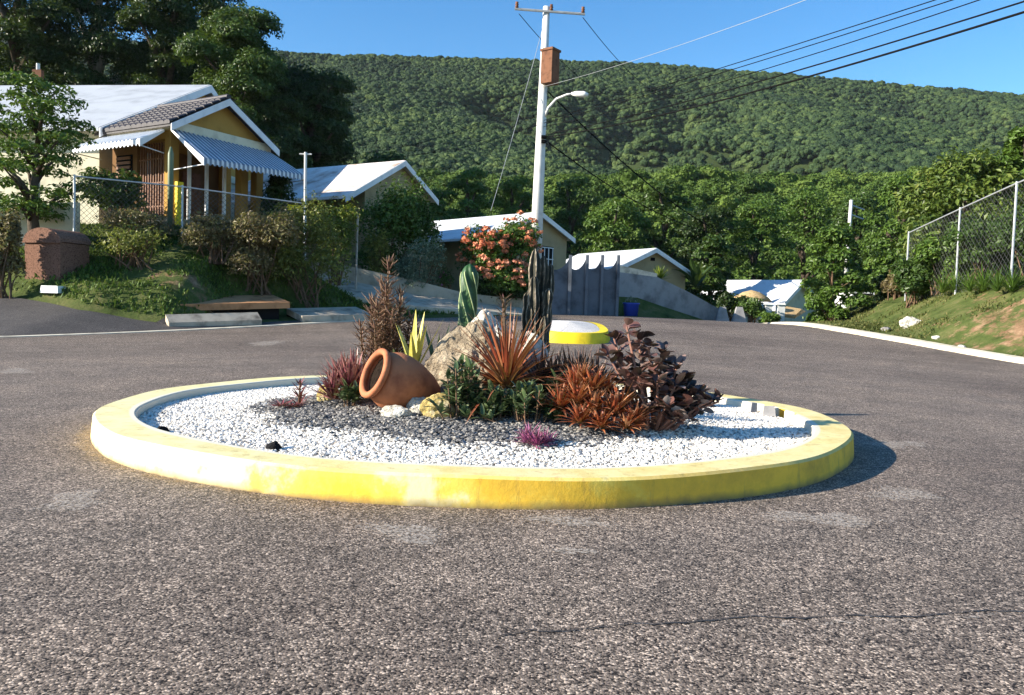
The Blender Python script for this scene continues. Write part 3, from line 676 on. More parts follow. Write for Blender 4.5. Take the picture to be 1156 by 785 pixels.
# plants -----------------------------------------------------------
def plant(name, label, cat, base, group=None): return thing(name, label, cat, base, group)
def sph(az, el): return Vector((math.cos(el) * math.cos(az), math.cos(el) * math.sin(az), math.sin(el)))
def tall_kalanchoe():
    b = bed(436, 9.55); t = plant('kalanchoe', 'tall brown finger leaved succulent rising behind the clay jar', 'succulent', b); r = random.Random(3); mb = MB(); st = MB()
    for k in range(17):
        a = k * 2.4 + r.uniform(-.3, .3); rad = .46 * math.sqrt(k / 16)
        h = (1.60 - 1.85 * rad) * r.uniform(.93, 1.03)
        p0 = Vector((rad * .5 * math.cos(a), rad * .5 * math.sin(a), 0)) + b; p1 = b + Vector((rad * .85 * math.cos(a), rad * .85 * math.sin(a), h))
        st.tube([p0, p0.lerp(p1, .5) + Vector((r.uniform(-.03, .03), 0, 0)), p1], [.016, .013, .007], 5)
        nl = int(h / .05)
        for j in range(nl):
            f = .1 + .9 * j / nl; p = p0.lerp(p1, f); tw = j * .8 + r.uniform(-.3, .3)
            for m_ in range(5):
                mb.blade(p, sph(tw + m_ * 1.257, r.uniform(-.05, .5) + .5 * (f > .9)), r.uniform(.14, .24) * (1.15 - .4 * f), .029, r.uniform(-1.3, -.5), 4, .6)
    mb.build('leaves', M['kal_brown'], t); st.build('stem', M['twig'], t)
tall_kalanchoe()
def rosette(name, label, base, n, L, wd, mat, el=(.15, 1.3), droop=.6, seed=0, shape='taper', cat='plant', tilt=(0, 0), seg=6, group=None, parent_extra=None, heads=((0, 0, 0, 1),)):
    t = plant(name, label, cat, base, group); r = random.Random(seed)
    mb = MB()
    for hx_, hy_, hz_, hs in heads:
        for k in range(n):
            q = k / n; e = el[0] + (el[1] - el[0]) * q ** .8; a = k * 2.39996 + r.uniform(-.2, .2)
            d = sph(a, e + r.uniform(-.12, .12)); d = (d + Vector((tilt[0], tilt[1], 0))).normalized()
            mb.blade(base + Vector((hx_, hy_, hz_)) + d * .03 * hs, d, L * hs * r.uniform(.75, 1.1), wd * hs * r.uniform(.8, 1.15), droop * r.uniform(.5, 1.3), seg, .35, shape)
    mb.build('leaves', mat, t)
    return t
b = bed(572, 8.45)
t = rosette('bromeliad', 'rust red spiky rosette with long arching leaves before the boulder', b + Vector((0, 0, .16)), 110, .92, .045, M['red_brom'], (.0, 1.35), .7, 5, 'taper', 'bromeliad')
mb = MB(); r = random.Random(9)
for j in range(9):
    z = .55 + j * .05
    for m_ in range(5): mb.blade(b + Vector((-.06, .06, .16 + z)), sph(m_ * 1.257 + j, .55), .13, .022, -.3, 3)
mb.tube([b + Vector((0, 0, .2)), b + Vector((-.06, .06, 1.12))], .02, 6)
mb.build('flower_spike', M['red_rosette'], t)
MB().tube([b, b + Vector((0, 0, .22))], .05, 8).build('trunk', M['twig'], t)
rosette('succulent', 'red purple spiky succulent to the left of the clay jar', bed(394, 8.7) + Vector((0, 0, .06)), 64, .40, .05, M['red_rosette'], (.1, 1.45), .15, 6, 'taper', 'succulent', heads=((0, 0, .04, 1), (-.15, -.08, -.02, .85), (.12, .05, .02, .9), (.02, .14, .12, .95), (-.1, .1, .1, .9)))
b = bed(338, 8.75)
t = rosette('succulent', 'small reddish upright succulent on the left edge of the stone chips', b, 12, .17, .03, M['red_rosette'], (.1, .9), .1, 8, 'taper', 'succulent', heads=((0, 0, 0, 1), (0, .01, .09, .9), (.0, .0, .17, .75), (.01, 0, .23, .6)))
MB().tube([b, b + Vector((.01, 0, .26))], .011, 5).build('stem', M['twig'], t)
rosette('succulent', 'low brownish sprawling succulent lying left of the small upright one', bed(318, 8.6), 22, .16, .03, M['red_rosette'], (.05, .7), .2, 10, 'taper', 'succulent', heads=((0, 0, .02, 1), (.14, -.02, .02, .8)))
t = rosette('snake_plant', 'yellow edged upright sword leaves behind the clay jar', bed(467, 8.9) + Vector((0, 0, .2)), 8, .66, .10, M['sans'], (1.1, 1.5), -.05, 11, 'taper', 'snake plant')
rosette('snake_plant', 'green striped sword leaves left of the twisted cactus', bed(494, 9.5) + Vector((0, 0, .15)), 6, .62, .08, M['succ_green'], (1.05, 1.5), -.05, 12, 'taper', 'snake plant')
rosette('tradescantia', 'small magenta leaved plant at the front edge of the stone chips', bed(606, 7.0), 26, .16, .028, M['purple'], (.05, 1.3), .5, 13, 'taper', 'plant', heads=((0, 0, 0, 1), (.09, .06, 0, .9), (-.08, .05, 0, .9), (.02, -.05, 0, .8), (.14, .12, 0, .7), (-.05, .15, .03, 1)))
# orange mass of short leaved rosettes
rosette('bromeliad', 'dense orange red spiky clump right of the rust red rosette', bed(664, 7.75) + Vector((0, 0, .04)), 48, .30, .044, M['orange_brom'], (.0, 1.3), .6, 14, 'taper', 'bromeliad',
        heads=((-.12, .18, .30, 1), (.06, .14, .30, 1), (-.26, .06, .14, .9), (-.1, 0, .2, .9), (.06, -.05, .14, .9), (-.08, -.14, .03, .9), (.12, -.2, .0, .8), (.25, -.06, .10, .95), (.34, .10, .12, 1), (.45, -.08, .04, .8), (.36, -.2, 0, .7), (-.05, .25, .38, .9), (.2, .22, .26, .9)))
rosette('bromeliad', 'dark strappy clump behind the dense orange clump', bed(648, 8.9), 40, .62, .05, M['brom_dark'], (.5, 1.5), .15, 15, 'taper', 'bromeliad', heads=((0, 0, 0, 1), (-.25, .05, 0, .9), (.25, 0, 0, .95), (.1, .2, .05, 1), (-.1, -.1, 0, .8)))
# big dark spoon leaved plant
def spoon():
    b = bed(738, 8.0); t = plant('kalanchoe', 'large dark spoon leaved succulent at the right end of the bed', 'succulent', b); r = random.Random(21); st = MB(); mb = MB()
    tips = [(-.42, .2, .98), (-.5, .05, .80), (-.3, .1, 1.12), (-.16, .2, 1.05), (-.05, .1, .92), (.12, .1, .86), (.26, .05, .70), (.36, .1, .58), (.5, .0, .42), (.64, -.05, .36), (.72, 0, .33), (.2, -.15, .5), (0, -.2, .55), (-.2, -.2, .6), (-.35, -.1, .62), (.35, -.2, .3), (.1, -.3, .3), (-.1, .3, .8), (.2, .3, .7), (.45, .25, .5), (.55, .1, .22), (-.1, -.28, .25), (.25, -.28, .16), (.0, 0, .72), (.1, 0, .4), (.3, 0, .38), (-.28, -.02, .42), (.42, -.12, .16), (.62, .12, .3)]
    for k, (x, y, z) in enumerate(tips):
        p0 = b + Vector((x * .25 + r.uniform(-.05, .05), y * .3, 0)); x *= .93; z *= .92; p1 = b + Vector((x, y, z)); mid = p0.lerp(p1, .5) + Vector((0, 0, .06))
        st.tube([p0, mid, p1], [.02, .015, .009], 6)
        for j in range(19):
            f = 1 - .5 * (j / 19) ** 1.5; p = p0.lerp(mid, f * 2) if f < .5 else mid.lerp(p1, f * 2 - 1)
            d = sph(r.uniform(0, 6.28), r.uniform(-.2, 1.0))
            mb.blade(p + d * .025, d, r.uniform(.085, .155), r.uniform(.075, .115), r.uniform(-.3, .5), 5, .3, 'oval', r.uniform(-.6, .6))
    mb.build('leaves', M['kal_dark'], t, True); st.build('stem', M['pink_stem'], t)
spoon()
def greens(px, Y, n, wid, h, seed, label, mat='succ_green', L=.13):
    b = bed(px, Y); t = plant('succulent', label, 'succulent', b); r = random.Random(seed); mb = MB(); st = MB()
    for k in range(n):
        x = r.gauss(0, wid * .5); y = r.gauss(0, wid * .3); hh = h * r.uniform(.4, 1) * math.exp(-(x / wid) ** 2); p0 = b + Vector((x * .7, y, 0)); p1 = b + Vector((x, y, hh))
        st.tube([p0, p1], .008, 5)
        for j in range(16):
            p = p0.lerp(p1, r.uniform(.3, 1)); mb.blade(p, sph(r.uniform(0, 6.28), r.uniform(.0, 1.2)), L * r.uniform(.7, 1.3), L * .36, .2, 4, .35, 'oval')
    mb.build('leaves', M[mat], t, True); st.build('stem', M['twig'], t)
greens(524, 7.95, 26, .28, .56, 31, 'grey green leafy succulent just right of the yellowish stone')
greens(597, 7.9, 31, .34, .36, 32, 'low green leafy succulent under the rust red rosette')
greens(455, 9.2, 20, .34, .46, 33, 'small green succulent tucked behind the clay jar')
greens(395, 8.45, 6, .10, .26, 34, 'dark green leafy sprig in front of the red purple succulent')
greens(632, 8.5, 22, .34, .42, 35, 'dark leafy succulent between the rust red and orange clumps')
greens(556, 7.9, 18, .22, .30, 36, 'low green succulent between the two taller green ones')
rosette('bromeliad', 'bronze strappy plant filling the gap behind the rust red rosette', bed(612, 8.7) + Vector((0, 0, .1)), 40, .55, .045, M['brom_dark'], (.3, 1.45), .3, 37, 'taper', 'bromeliad', heads=((0, 0, 0, 1), (.15, .08, 0, .9)))
# twisted cactus
def twisted():
    b = bed(524, 9.85); t = plant('twisted_cactus', 'single green spiral ribbed cactus column behind the boulder', 'cactus', b); top = 1.90 - b.z
    mb = MB(); n = 40; m = 45; V = []
    for i in range(m):
        f = i / (m - 1); z = f * top; rr_ = .118 * (1 - .1 * f) * (1 if f < .88 else math.sqrt(max(0, 1 - ((f - .88) / .12) ** 2)) * .98 + .02)
        for k in range(n):
            a = 2 * math.pi * k / n; q = .76 + .24 * abs(math.cos(3 * (a + f * 4.6))) ** 1.5
            V.append((b.x + .03 * f + rr_ * q * math.cos(a), b.y + rr_ * q * math.sin(a), b.z + z))
    mb.add(V, [(i * n + k, i * n + (k + 1) % n, (i + 1) * n + (k + 1) % n, (i + 1) * n + k) for i in range(m - 1) for k in range(n)]).build('body', M['twist'], t, True)
    rb = MB()
    for j in range(6):
        pts = []
        for i in range(30):
            f = i / 29 * .93; a = -f * 4.6 + j * 2 * math.pi / 6; rr_ = .119 * (1 - .1 * f) * (1 if f < .88 else math.sqrt(max(0, 1 - ((f - .88) / .12) ** 2)))
            pts.append((b.x + .03 * f + rr_ * math.cos(a), b.y + rr_ * math.sin(a), b.z + f * top))
        rb.tube(pts, .0085, 5)
    rb.build('rib', M['twist_rib'], t, True)
twisted()
def column_cactus():
    b = bed(598, 10.1); t = plant('column_cactus', 'tall dark clump of ribbed cactus columns behind the spiky rosette', 'cactus', b); r = random.Random(5)
    cols = [(.0, 0, 1.80, .058), (.10, .05, 1.72, .055), (-.1, .02, 1.25, .05), (.05, -.1, 1.45, .05), (.17, -.04, 1.30, .045), (-.05, .1, 1.62, .05), (-.17, -.03, .78, .04), (.13, .14, 1.4, .05), (.20, .08, 1.62, .045), (-.02, -.14, 1.1, .045), (.12, -.15, .95, .04), (-.13, -.1, .55, .035)]
    for (x, y, h, rad) in cols:
        mb = MB(); n = 30; m = 40; V = []; rb = []; lean = (r.uniform(-.06, .06), r.uniform(-.05, .05)); ph = r.uniform(0, 6)
        for i in range(m):
            f = i / (m - 1); q0 = rad * (1 + .16 * math.sin(f * 26 + ph) + .05 * r.uniform(-1, 1)) * (1 if f < .9 else max(.06, math.sqrt(max(0, 1 - ((f - .9) / .1) ** 2))))
            for k in range(n):
                a = 2 * math.pi * k / n + ph; q = q0 * (1 + .34 * math.cos(5 * a)); rb.append(max(0, math.cos(5 * a)) ** 3 + r.uniform(-.35, .35))
                V.append((b.x + x * .78 * (1 + .1 * f) + lean[0] * f + q * math.cos(a), b.y + y + lean[1] * f + q * math.sin(a), b.z + f * h))
        o = mb.add(V, [(i * n + k, i * n + (k + 1) % n, (i + 1) * n + (k + 1) % n, (i + 1) * n + k) for i in range(m - 1) for k in range(n)]).build('column', M['cactus'], t, False)
        o.data.attributes.new('rib', 'FLOAT', 'POINT').data.foreach_set('value', np.array(rb, np.float32))
column_cactus()

# splitter island beyond
def island():
    a = hit(603, 388, lambda x, y: float(zr(x, y))); c = hit(692, 389, lambda x, y: float(zr(x, y))); mid = (a + c) / 2; hw = (c.x - a.x) / 2 + .08; z0 = float(zr(mid.x, mid.y))
    t = thing('traffic_island', 'small raised traffic island with bright yellow front edge behind the bed', 'traffic island', (mid.x, mid.y, z0)); n = 40; V = []; W = []
    hgt = .34
    for i in range(n):
        an = 2 * math.pi * i / n; cx, cy = abs(math.cos(an)) ** .7 * math.copysign(1, math.cos(an)), abs(math.sin(an)) ** .7 * math.copysign(1, math.sin(an))
        X = mid.x + hw * cx; Y_ = mid.y + 2.2 + 2.2 * cy; zz = float(zr(X, Y_))
        V += [(X, Y_, zz - .1), (X, Y_, zz + .03), (mid.x + (hw - .08) * cx, mid.y + 2.2 + 2.1 * cy, zz + hgt), (mid.x + (hw - .35) * cx, mid.y + 2.2 + 1.85 * cy, zz + hgt + .01)]
        W.append((mid.x + (hw - .35) * cx, mid.y + 2.2 + 1.85 * cy, zz + hgt + .0))
    MB().add(V, [(i * 4 + k, ((i + 1) % n) * 4 + k, ((i + 1) % n) * 4 + k + 1, i * 4 + k + 1) for i in range(n) for k in range(3)]).build('kerb', M['yellow'], t, 'angle')
    W.append((mid.x, mid.y + 2.2, float(zr(mid.x, mid.y + 2.2)) + hgt + .16))
    MB().add(W, [(i, (i + 1) % n, n) for i in range(n)]).build('gravel_top', M['gravel_bed'], t)
island()

# ================================================================== HOUSES
Zu = Vector((0, 0, 1))
def slab(mb, pts, th):                # roof plane: four corners, thickness downwards
    mb.hexa([Vector(p) - Zu * th for p in pts], [Vector(p) for p in pts])
def gable_roof(A, e1, e2, half, rise, L, over, th=.14, front=0):
    """ridge end A (front gable apex); e1 across, e2 along the ridge."""
    sl = rise / half; a0 = A - e2 * over; a1 = A + e2 * (L + over); mb = MB()
    for sg in (-1, 1):
        hh = half + over + (front if sg < 0 else 0); d = e1 * sg * hh - Zu * sl * hh
        p = [a0, a0 + d, a1 + d, a1] if sg > 0 else [a1, a1 + d, a0 + d, a0]
        slab(mb, p, th)
    return mb
def fascia(A, e1, e2, half, rise, over, hgt=.3, off=.03, front=0):
    sl = rise / half; mb = MB()
    for sg in (-1, 1):
        a0 = A - e2 * (over + off); hh = half + over + (front if sg < 0 else 0); d = e1 * sg * hh - Zu * sl * hh
        q = [a0 - Zu * hgt - Zu * .02, a0 + d - Zu * hgt - Zu * .02, a0 + d - Zu * .02, a0 - Zu * .02]
        mb.prism([Vector(v) for v in (q if sg > 0 else q[::-1])], -e2 * .05)
    return mb
def gable_house(label, apx, apy, Y, ang, half, rise, L, wall, roofmat, over=.35, windows=(), wallh=3.4, vent=False, front=0, group='row of houses along the street'):
    e1 = Vector((math.sin(R(90 - ang)), math.cos(R(90 - ang)), 0)); e2 = Vector((-e1.y, e1.x, 0))
    A = P(apx, apy, Y); A = A + e2 * over; ze = A.z - rise
    C0 = A - Zu * A.z; gz = min(zgf(C0.x, C0.y), zgf((C0 + e2 * L).x, (C0 + e2 * L).y), zgf((C0 + e1 * half).x, (C0 + e1 * half).y)) - .3
    gz = max(gz, ze - 5.5)
    t = thing('house', label, 'house', (C0.x, C0.y, gz), group)
    zt = ze - .02; inn = .01
    b = [C0 - e1 * (half - inn) + Zu * gz, C0 + e1 * (half - inn) + Zu * gz, C0 + e1 * (half - inn) + e2 * L + Zu * gz, C0 - e1 * (half - inn) + e2 * L + Zu * gz]
    MB().hexa(b, [v + Zu * (zt - gz) for v in b]).build('wall', wall, t)
    tri = [C0 - e1 * (half - .06) + Zu * (zt + .004), C0 + e1 * (half - .06) + Zu * (zt + .004), C0 + Zu * (A.z - .19)]
    MB().prism(tri, e2 * L).build('gable', wall, t)
    rf = gable_roof(A, e1, e2, half, rise, L, over, .14, front).build('roof', roofmat, t)
    fascia(A, e1, e2, half, rise, over, front=front).build('fascia', M['white_trim'], rf)
    for (s, z, w_, h_) in windows:
        c = C0 + e1 * s + Zu * (ze - z) - e2 * .03; ax = (e1, e2, Zu)
        wf = MB().box(c, (w_ + .16, .08, h_ + .16), ax).build('window', M['dark'], t)
        g_ = MB()
        for k in range(5): g_.box(c - e2 * .06 + e1 * (-w_ / 2 + w_ * k / 4), (.05, .03, h_), ax)
        for k in (-1, 0, 1): g_.box(c - e2 * .08 + Zu * (h_ / 2 * k), (w_ + .1, .03, .05), ax)
        g_.build('grille', M['white_trim'], wf)
    if vent: MB().box(C0 + Zu * (A.z - .75) - e2 * .02, (.35, .06, .22), (e1, e2, Zu)).build('vent', M['dark'], t)
    return t, C0, e1, e2, ze
gable_house('tan gabled house with rust streaked roof behind the big rounded bush', 457, 181, 43, 60, 2.75, 1.5, 9.6, M['tan'], M['stained_roof'], windows=((1.0, 1.4, .9, 1.0),), front=1.5)
gable_house('tan gabled house with white roof directly behind the utility pole', 611, 239, 49, 45, 2.85, 1.22, 11, M['tan'], M['white_roof'], windows=((.7, 1.6, 1.5, 1.4),), front=1.3)
gable_house('small gabled house with white roof above the grey retaining wall', 741, 280, 54, 30, 3.0, 1.35, 8.5, M['tan'], M['white_roof'], windows=((1.0, 1.6, 1.1, 1.1),), vent=True)
gable_house('low house with broad white roof below the road crest', 908, 316, 58, 45, 3.5, 1.98, 6.6, M['cream'], M['white_roof'], over=.4)

def house_one():
    O = P(192, 245, 33.5); O.z = 4.70; e1 = Vector((.5, .866, 0)); e2 = Vector((-.866, .5, 0)); EZ = 8.75
    t = thing('house', 'ochre house with tiled porch gable and striped awnings on the left', 'house', O, 'row of houses along the street')
    def W(s, l, z): return Vector((O.x, O.y, 0)) + e1 * s + e2 * l + Zu * z
    AX = (e1, e2, Zu)
    def bx(mb, s0, s1, l0, l1, z0, z1): mb.box(W((s0 + s1) / 2, (l0 + l1) / 2, (z0 + z1) / 2), (abs(s1 - s0), abs(l1 - l0), z1 - z0), AX); return mb
    b0 = 2.6
    # main block, set at a slight angle to the porch
    m1 = Vector((math.sin(R(7)), math.cos(R(7)), 0)); m2 = Vector((-m1.y, m1.x, 0)); C0 = P(107, 150, 35.4); MX = (m1, m2, Zu); hw_ = 9.2; rz = 13.15
    def WM(s, l, z): return Vector((C0.x, C0.y, 0)) + m1 * s + m2 * l + Zu * z
    def bm_(mb, s0, s1, l0, l1, z0, z1): mb.box(WM((s0 + s1) / 2, (l0 + l1) / 2, (z0 + z1) / 2), (abs(s1 - s0), abs(l1 - l0), z1 - z0), MX); return mb
    bm_(MB(), .35, 2 * hw_ - .4, .02, 20, b0, EZ - .05).build('wall', M['cream'], t)
    bm_(MB(), .2, 2 * hw_ - .2, -.1, 20.1, EZ - .42, EZ - .02).build('cornice', M['cream'], t)
    A = WM(hw_, -.05, rz); rf = gable_roof(A, m1, m2, hw_, rz - EZ - .1, 20, .4, .16).build('roof', M['grey_roof'], t)
    fascia(A, m1, m2, hw_, rz - EZ - .1, .4, .4).build('fascia', M['white_trim'], rf)
    MB().prism([WM(.4, .03, EZ), WM(2 * hw_ - .4, .03, EZ), WM(hw_, .03, rz - .3)], m2 * 18).build('gable', M['ochre'], t)
    # porch: floor, columns, beams, back wall
    mb = MB(); bx(mb, -.1, 5.1, -.1, 4.0, b0, 4.72); mb.build('porch_floor', M['concrete'], t)
    mb = MB(); bx(mb, 1.9, 5.0, 2.6, 4.0, 4.72, 8.1); bx(mb, .02, .5, 2.25, 3.98, 4.73, 8.08); mb.build('porch_wall', M['shaded_ochre_render'], t)
    for (s, l) in ((.2, .2), (4.8, .2), (4.8, 2.4), (3.9, .2)): bx(MB(), s - .2, s + .2, l - .2, l + .2, 4.722, 8.0).build('column', M['ochre'], t)
    for s in (1.05, 1.95, 2.9): bx(MB(), s - .06, s + .06, .12, .24, 4.722, 8.0).build('post', M['white_trim'], t)
    mb = MB(); bx(mb, 0, 5, 0, 4, 8.0, 8.35); mb.build('beam', M['ochre'], t)
    mb = MB(); bx(mb, -.22, 5.22, -.24, 4.0, 8.352, 8.70); mb.build('porch_cornice', M['cream'], t)
    # brown grille and louvre on the left facade
    gr = MB()
    for k in range(10): bx(gr, .06, .12, .5 + .17 * k, .56 + .17 * k, 4.73, 7.9)
    for z in (5.2, 6.2, 7.2): bx(gr, .075, .105, .45, 2.2, z, z + .06)
    gr.build('grille', M['brown_wood'], t)
    wn = MB(); bx(wn, -.04, .03, 2.55, 3.6, 5.6, 7.5); wn = wn.build('window', M['dark'], t)
    lv = MB()
    for k in range(9): bx(lv, -.09, -.05, 2.6, 3.55, 5.7 + k * .2, 5.82 + k * .2)
    lv.build('louvre', M['brown_wood'], wn)
    dr = MB(); bx(dr, 2.5, 3.5, 2.5, 2.58, 4.73, 7.2); dr.build('door', M['brown_wood'], t)
    # porch roof
    PA = W(2.5, -.1, 10.18); half, rise, L, ov = 2.5, 1.44, 4.3, .42
    sl = rise / half; prf = gable_roof(PA, e1, e2, half, rise, L, ov, .12).build('porch_roof', M['tile'], t)
    MB().prism([W(.05, -.09, 8.72), W(4.95, -.09, 8.72), W(2.5, -.09, 10.02)], e2 * 4.0).build('porch_gable', M['ochre'], t)
    fascia(PA, e1, e2, half, rise, ov, .30).build('fascia', M['white_trim'], prf)
    tl = MB()                           # rows of curved tiles
    cols = 13; rows = 7; slen = half + ov
    for sg in (-1, 1):
        for c in range(cols):
            for k in range(rows):
                f0 = k / rows; l0 = -ov + (L + ov) * (c + .5) / cols; wv = (L + ov) / cols * .52
                p0 = PA + e2 * l0 + e1 * sg * slen * f0 - Zu * sl * slen * f0; p1 = PA + e2 * l0 + e1 * sg * slen * (f0 + 1.1 / rows) - Zu * sl * slen * (f0 + 1.1 / rows)
                V = []
                for p, hh in ((p0, .04), (p1, .09)):
                    for j in range(5):
                        a = math.pi * j / 4; V.append(list(p + e2 * wv * math.cos(a) + Zu * (hh + .085 * math.sin(a))))
                V += [list(p1 + e2 * wv * math.cos(math.pi * j / 4)) for j in range(5)]
                Fs = [(j, j + 1, j + 6, j + 5) for j in range(4)] + [(5 + j, 6 + j, 11 + j, 10 + j) for j in range(4)]
                tl.add(V, Fs)
    tl.build('tiles', M['tile'], prf)
    rd = MB(); rd.tube([PA - e2 * ov + Zu * .06, PA + e2 * L + Zu * .06], .13, 10); rd.build('ridge_cap', M['tile'], prf)
    # corrugated awnings
    def awning(name_mat, in0, in1, out0, out1, n):
        m_ = M[name_mat]; aw = MB(); V = []; Fs = []
        for i in range(n + 1):
            f = i / n; o_ = .07 if (i // 2) % 2 else 0
            a = in0.lerp(in1, f); b_ = out0.lerp(out1, f); V += [list(a + Zu * o_), list(b_ + Zu * o_), list(b_ + Zu * (o_ - .22))]
            V += [list(a + Zu * (o_ - .03)), list(b_ + Zu * (o_ - .03))]
        for i in range(n):
            a = i * 5; c = a + 5; Fs += [(a, a + 1, c + 1, c), (a + 1, a + 2, c + 2, c + 1), (a + 3, c + 3, c + 4, a + 4)]
        w_ = aw.add(V, Fs).build('awning', m_, t); w_.data.materials.append(M[name_mat + '_stripe'])
        for pl in w_.data.polygons:
            if ((min(pl.vertices) // 5) // 2) % 2: pl.material_index = 1  # stripes also paint in light on the ridges and shade in the grooves
        for q, (a, b_) in ((0, (in0, out0)), (1, (in1, out1))):
            s = MB(); s.prism([a + Zu * .03, b_ + Zu * .05, b_ - Zu * .26, a - Zu * .06], (in1 - in0).normalized() * (.04 if q else -.04)); s.build('side_flap', M['white_trim'], w_)
            s = MB(); s.tube([b_ - Zu * .2, Vector((a.x, a.y, b_.z - .3))], .025, 6); s.build('strut', M['white_trim'], w_)
    awning('awning', W(-.26, 4.3, 8.28), W(-.26, .1, 8.28), W(-1.45, 4.5, 7.65), W(-1.45, .0, 7.65), 72)
    awning('awning_blue', W(-.15, -.26, 8.3), W(5.15, -.26, 8.3), W(-.2, -2.35, 6.95), W(5.3, -2.35, 7.15), 92)
    bx(MB(), .0, .3, -.45, -.28, 4.4, 6.2).build('plinth', M['yellow'], t)
house_one()
# low cream yard wall left of the house
def yard_wall():
    t = MB(); a = ground(-30, 29.5); b = ground(86, 30.5); a.z -= .5; b.z -= .5
    t.hexa([a, b, b + Vector((0, .25, 0)), a + Vector((0, .25, 0))], [a + Zu * 2.0, b + Zu * 2.0, b + Vector((0, .25, 2.0)), a + Vector((0, .25, 2.0))])
    tag(t.build('yard_wall', M['cream']), 'cream rendered yard wall behind the slim tree on the left', 'wall')
yard_wall()

# ================================================================== FENCES
def chainlink(name, label, tops, hgt, postmat, step=.19, wr=.007, posts=None, rail=True):
    """tops: list of fence-top points; posts at each."""
    t = thing(name, label, 'fence', tops[0] - Zu * hgt[0])
    for p, h in zip(tops, hgt): MB().tube([p - Zu * (h + .3), p + Zu * .06], .042, 8).build('post', postmat, t)
    if rail: MB().tube(tops, .03, 6).build('rail', postmat, t)
    mb = MB()
    for (p, h0), (q, h1) in zip(list(zip(tops, hgt))[:-1], list(zip(tops, hgt))[1:]):
        Ln = (q - p).length; n = int(Ln / step); u = lambda s, v: p.lerp(q, s / Ln) - Zu * ((h0 + (h1 - h0) * s / Ln) * (1 - v))
        H = (h0 + h1) / 2
        for k in range(-int(H / step) - 1, n + 1):
            for sg in (0, 1):
                s0 = k * step; s1 = s0 + H; v0, v1 = 0., 1.
                if s0 < 0: v0 = -s0 / H; s0 = 0
                if s1 > Ln: v1 = 1 - (s1 - Ln) / H; s1 = Ln
                if v1 - v0 < .02: continue
                a, b = (u(s0, v0), u(s1, v1)) if sg else (u(s0, 1 - v0), u(s1, 1 - v1))
                mb.tube([a, b], wr, 3, False)
    mb.build('mesh', M['mesh'], t)
    return t
chainlink('chain_link_fence', 'chain link fence with grey posts before the ochre house', [P(84, 199, 29.0), P(206, 211, 31.5), P(344, 230, 34.0)], [2.4, 2.25, 2.4], M['steel'])
chainlink('chain_link_fence', 'tall sagging chain link fence on top of the right bank', [P(1240, 170, 25.5), P(1148, 207, 29), P(1084, 236, 33), P(1026, 263, 38)], [3.4, 3.45, 3.9, 4.2], M['steel'], .26, .0045)
# yellow sign on the left fence
sg = MB().box((0, 0, 0), (.55, .03, .22)).build('sign', M['yellow']); sg.location = P(333, 235, 33.6) + Vector((0, -.12, 0)); sg.rotation_euler = (0, 0, .4)
tag(sg, 'blank yellow plate fixed near the end of the house fence', 'sign')
def clothes_post():
    b = ground(343, 33.2); tp = P(345, 172, 33.2); o = thing('service_post', 'slim pale post beside the fence end carrying a house cable', 'post', b)
    MB().tube([b, tp], .06, 8).build('pole', M['pole'], o); MB().tube([tp - Vector((.25, 0, .08)), tp + Vector((.25, 0, -.08))], .03, 6).build('crossbar', M['pole'], o)
clothes_post()
def mast(px, top, Y, label):
    b = ground(px, Y); tp = P(px, top, Y); o = thing('roof_mast', label, 'mast', b)
    MB().tube([b, tp], .07, 8).build('pole', M['pole'], o); MB().box(tp - Zu * .4, (.35, .2, .3)).build('meter_head', M['rustbox'], o)
mast(43, 72, 31.5, 'short pale service mast in front of the white roof')

# ================================================================== LEFT VERGE
def letterbox():
    c = P(68, 316, 27); z0 = zgf(c.x, c.y) - .15; e1 = Vector((.963, -.27, 0)).normalized(); e2 = Vector((.27, .963, 0)).normalized(); w_, dp, hb = 1.5, 1.25, 1.25
    zt = P(68, 258, 27).z; O = Vector((c.x, c.y, z0)); rise = .45; hb = zt - z0 - rise
    t = thing('stone_box', 'arched brown laterite utility box at the edge of the grass', 'utility box', O)
    pr = [O - e1 * w_, O, O + Zu * hb]; n = 12
    arc = [O + Zu * hb + e1 * (-w_ / 2 + w_ / 2 * math.cos(math.pi * k / n)) + Zu * rise * math.sin(math.pi * k / n) for k in range(n + 1)]
    MB().prism([O - e1 * w_, O, O + Zu * (hb - .02), O - e1 * w_ + Zu * (hb - .02)], e2 * dp).build('body', M['laterite'], t)
    arc2 = [a + (a - (O + Zu * hb - e1 * w_ / 2)) * .06 for a in arc]
    MB().prism(arc2, e2 * (dp + .1)).build('lid', M['laterite'], t).location = -e2 * .05
    MB().box(O - e1 * w_ / 2 + Zu * hb - e2 * .03, (w_ + .1, .08, .08), (e1, e2, Zu)).build('moulding', M['laterite'], t)
letterbox()
o = MB().box((0, 0, 0), (.75, .35, .24), None, .92).build('concrete_block', M['white_paint']); o.location = ground(60, 26.5) + Zu * .08; o.rotation_euler = (0, 0, -.3)
tag(o, 'low white painted block at the foot of the brown utility box', 'block')
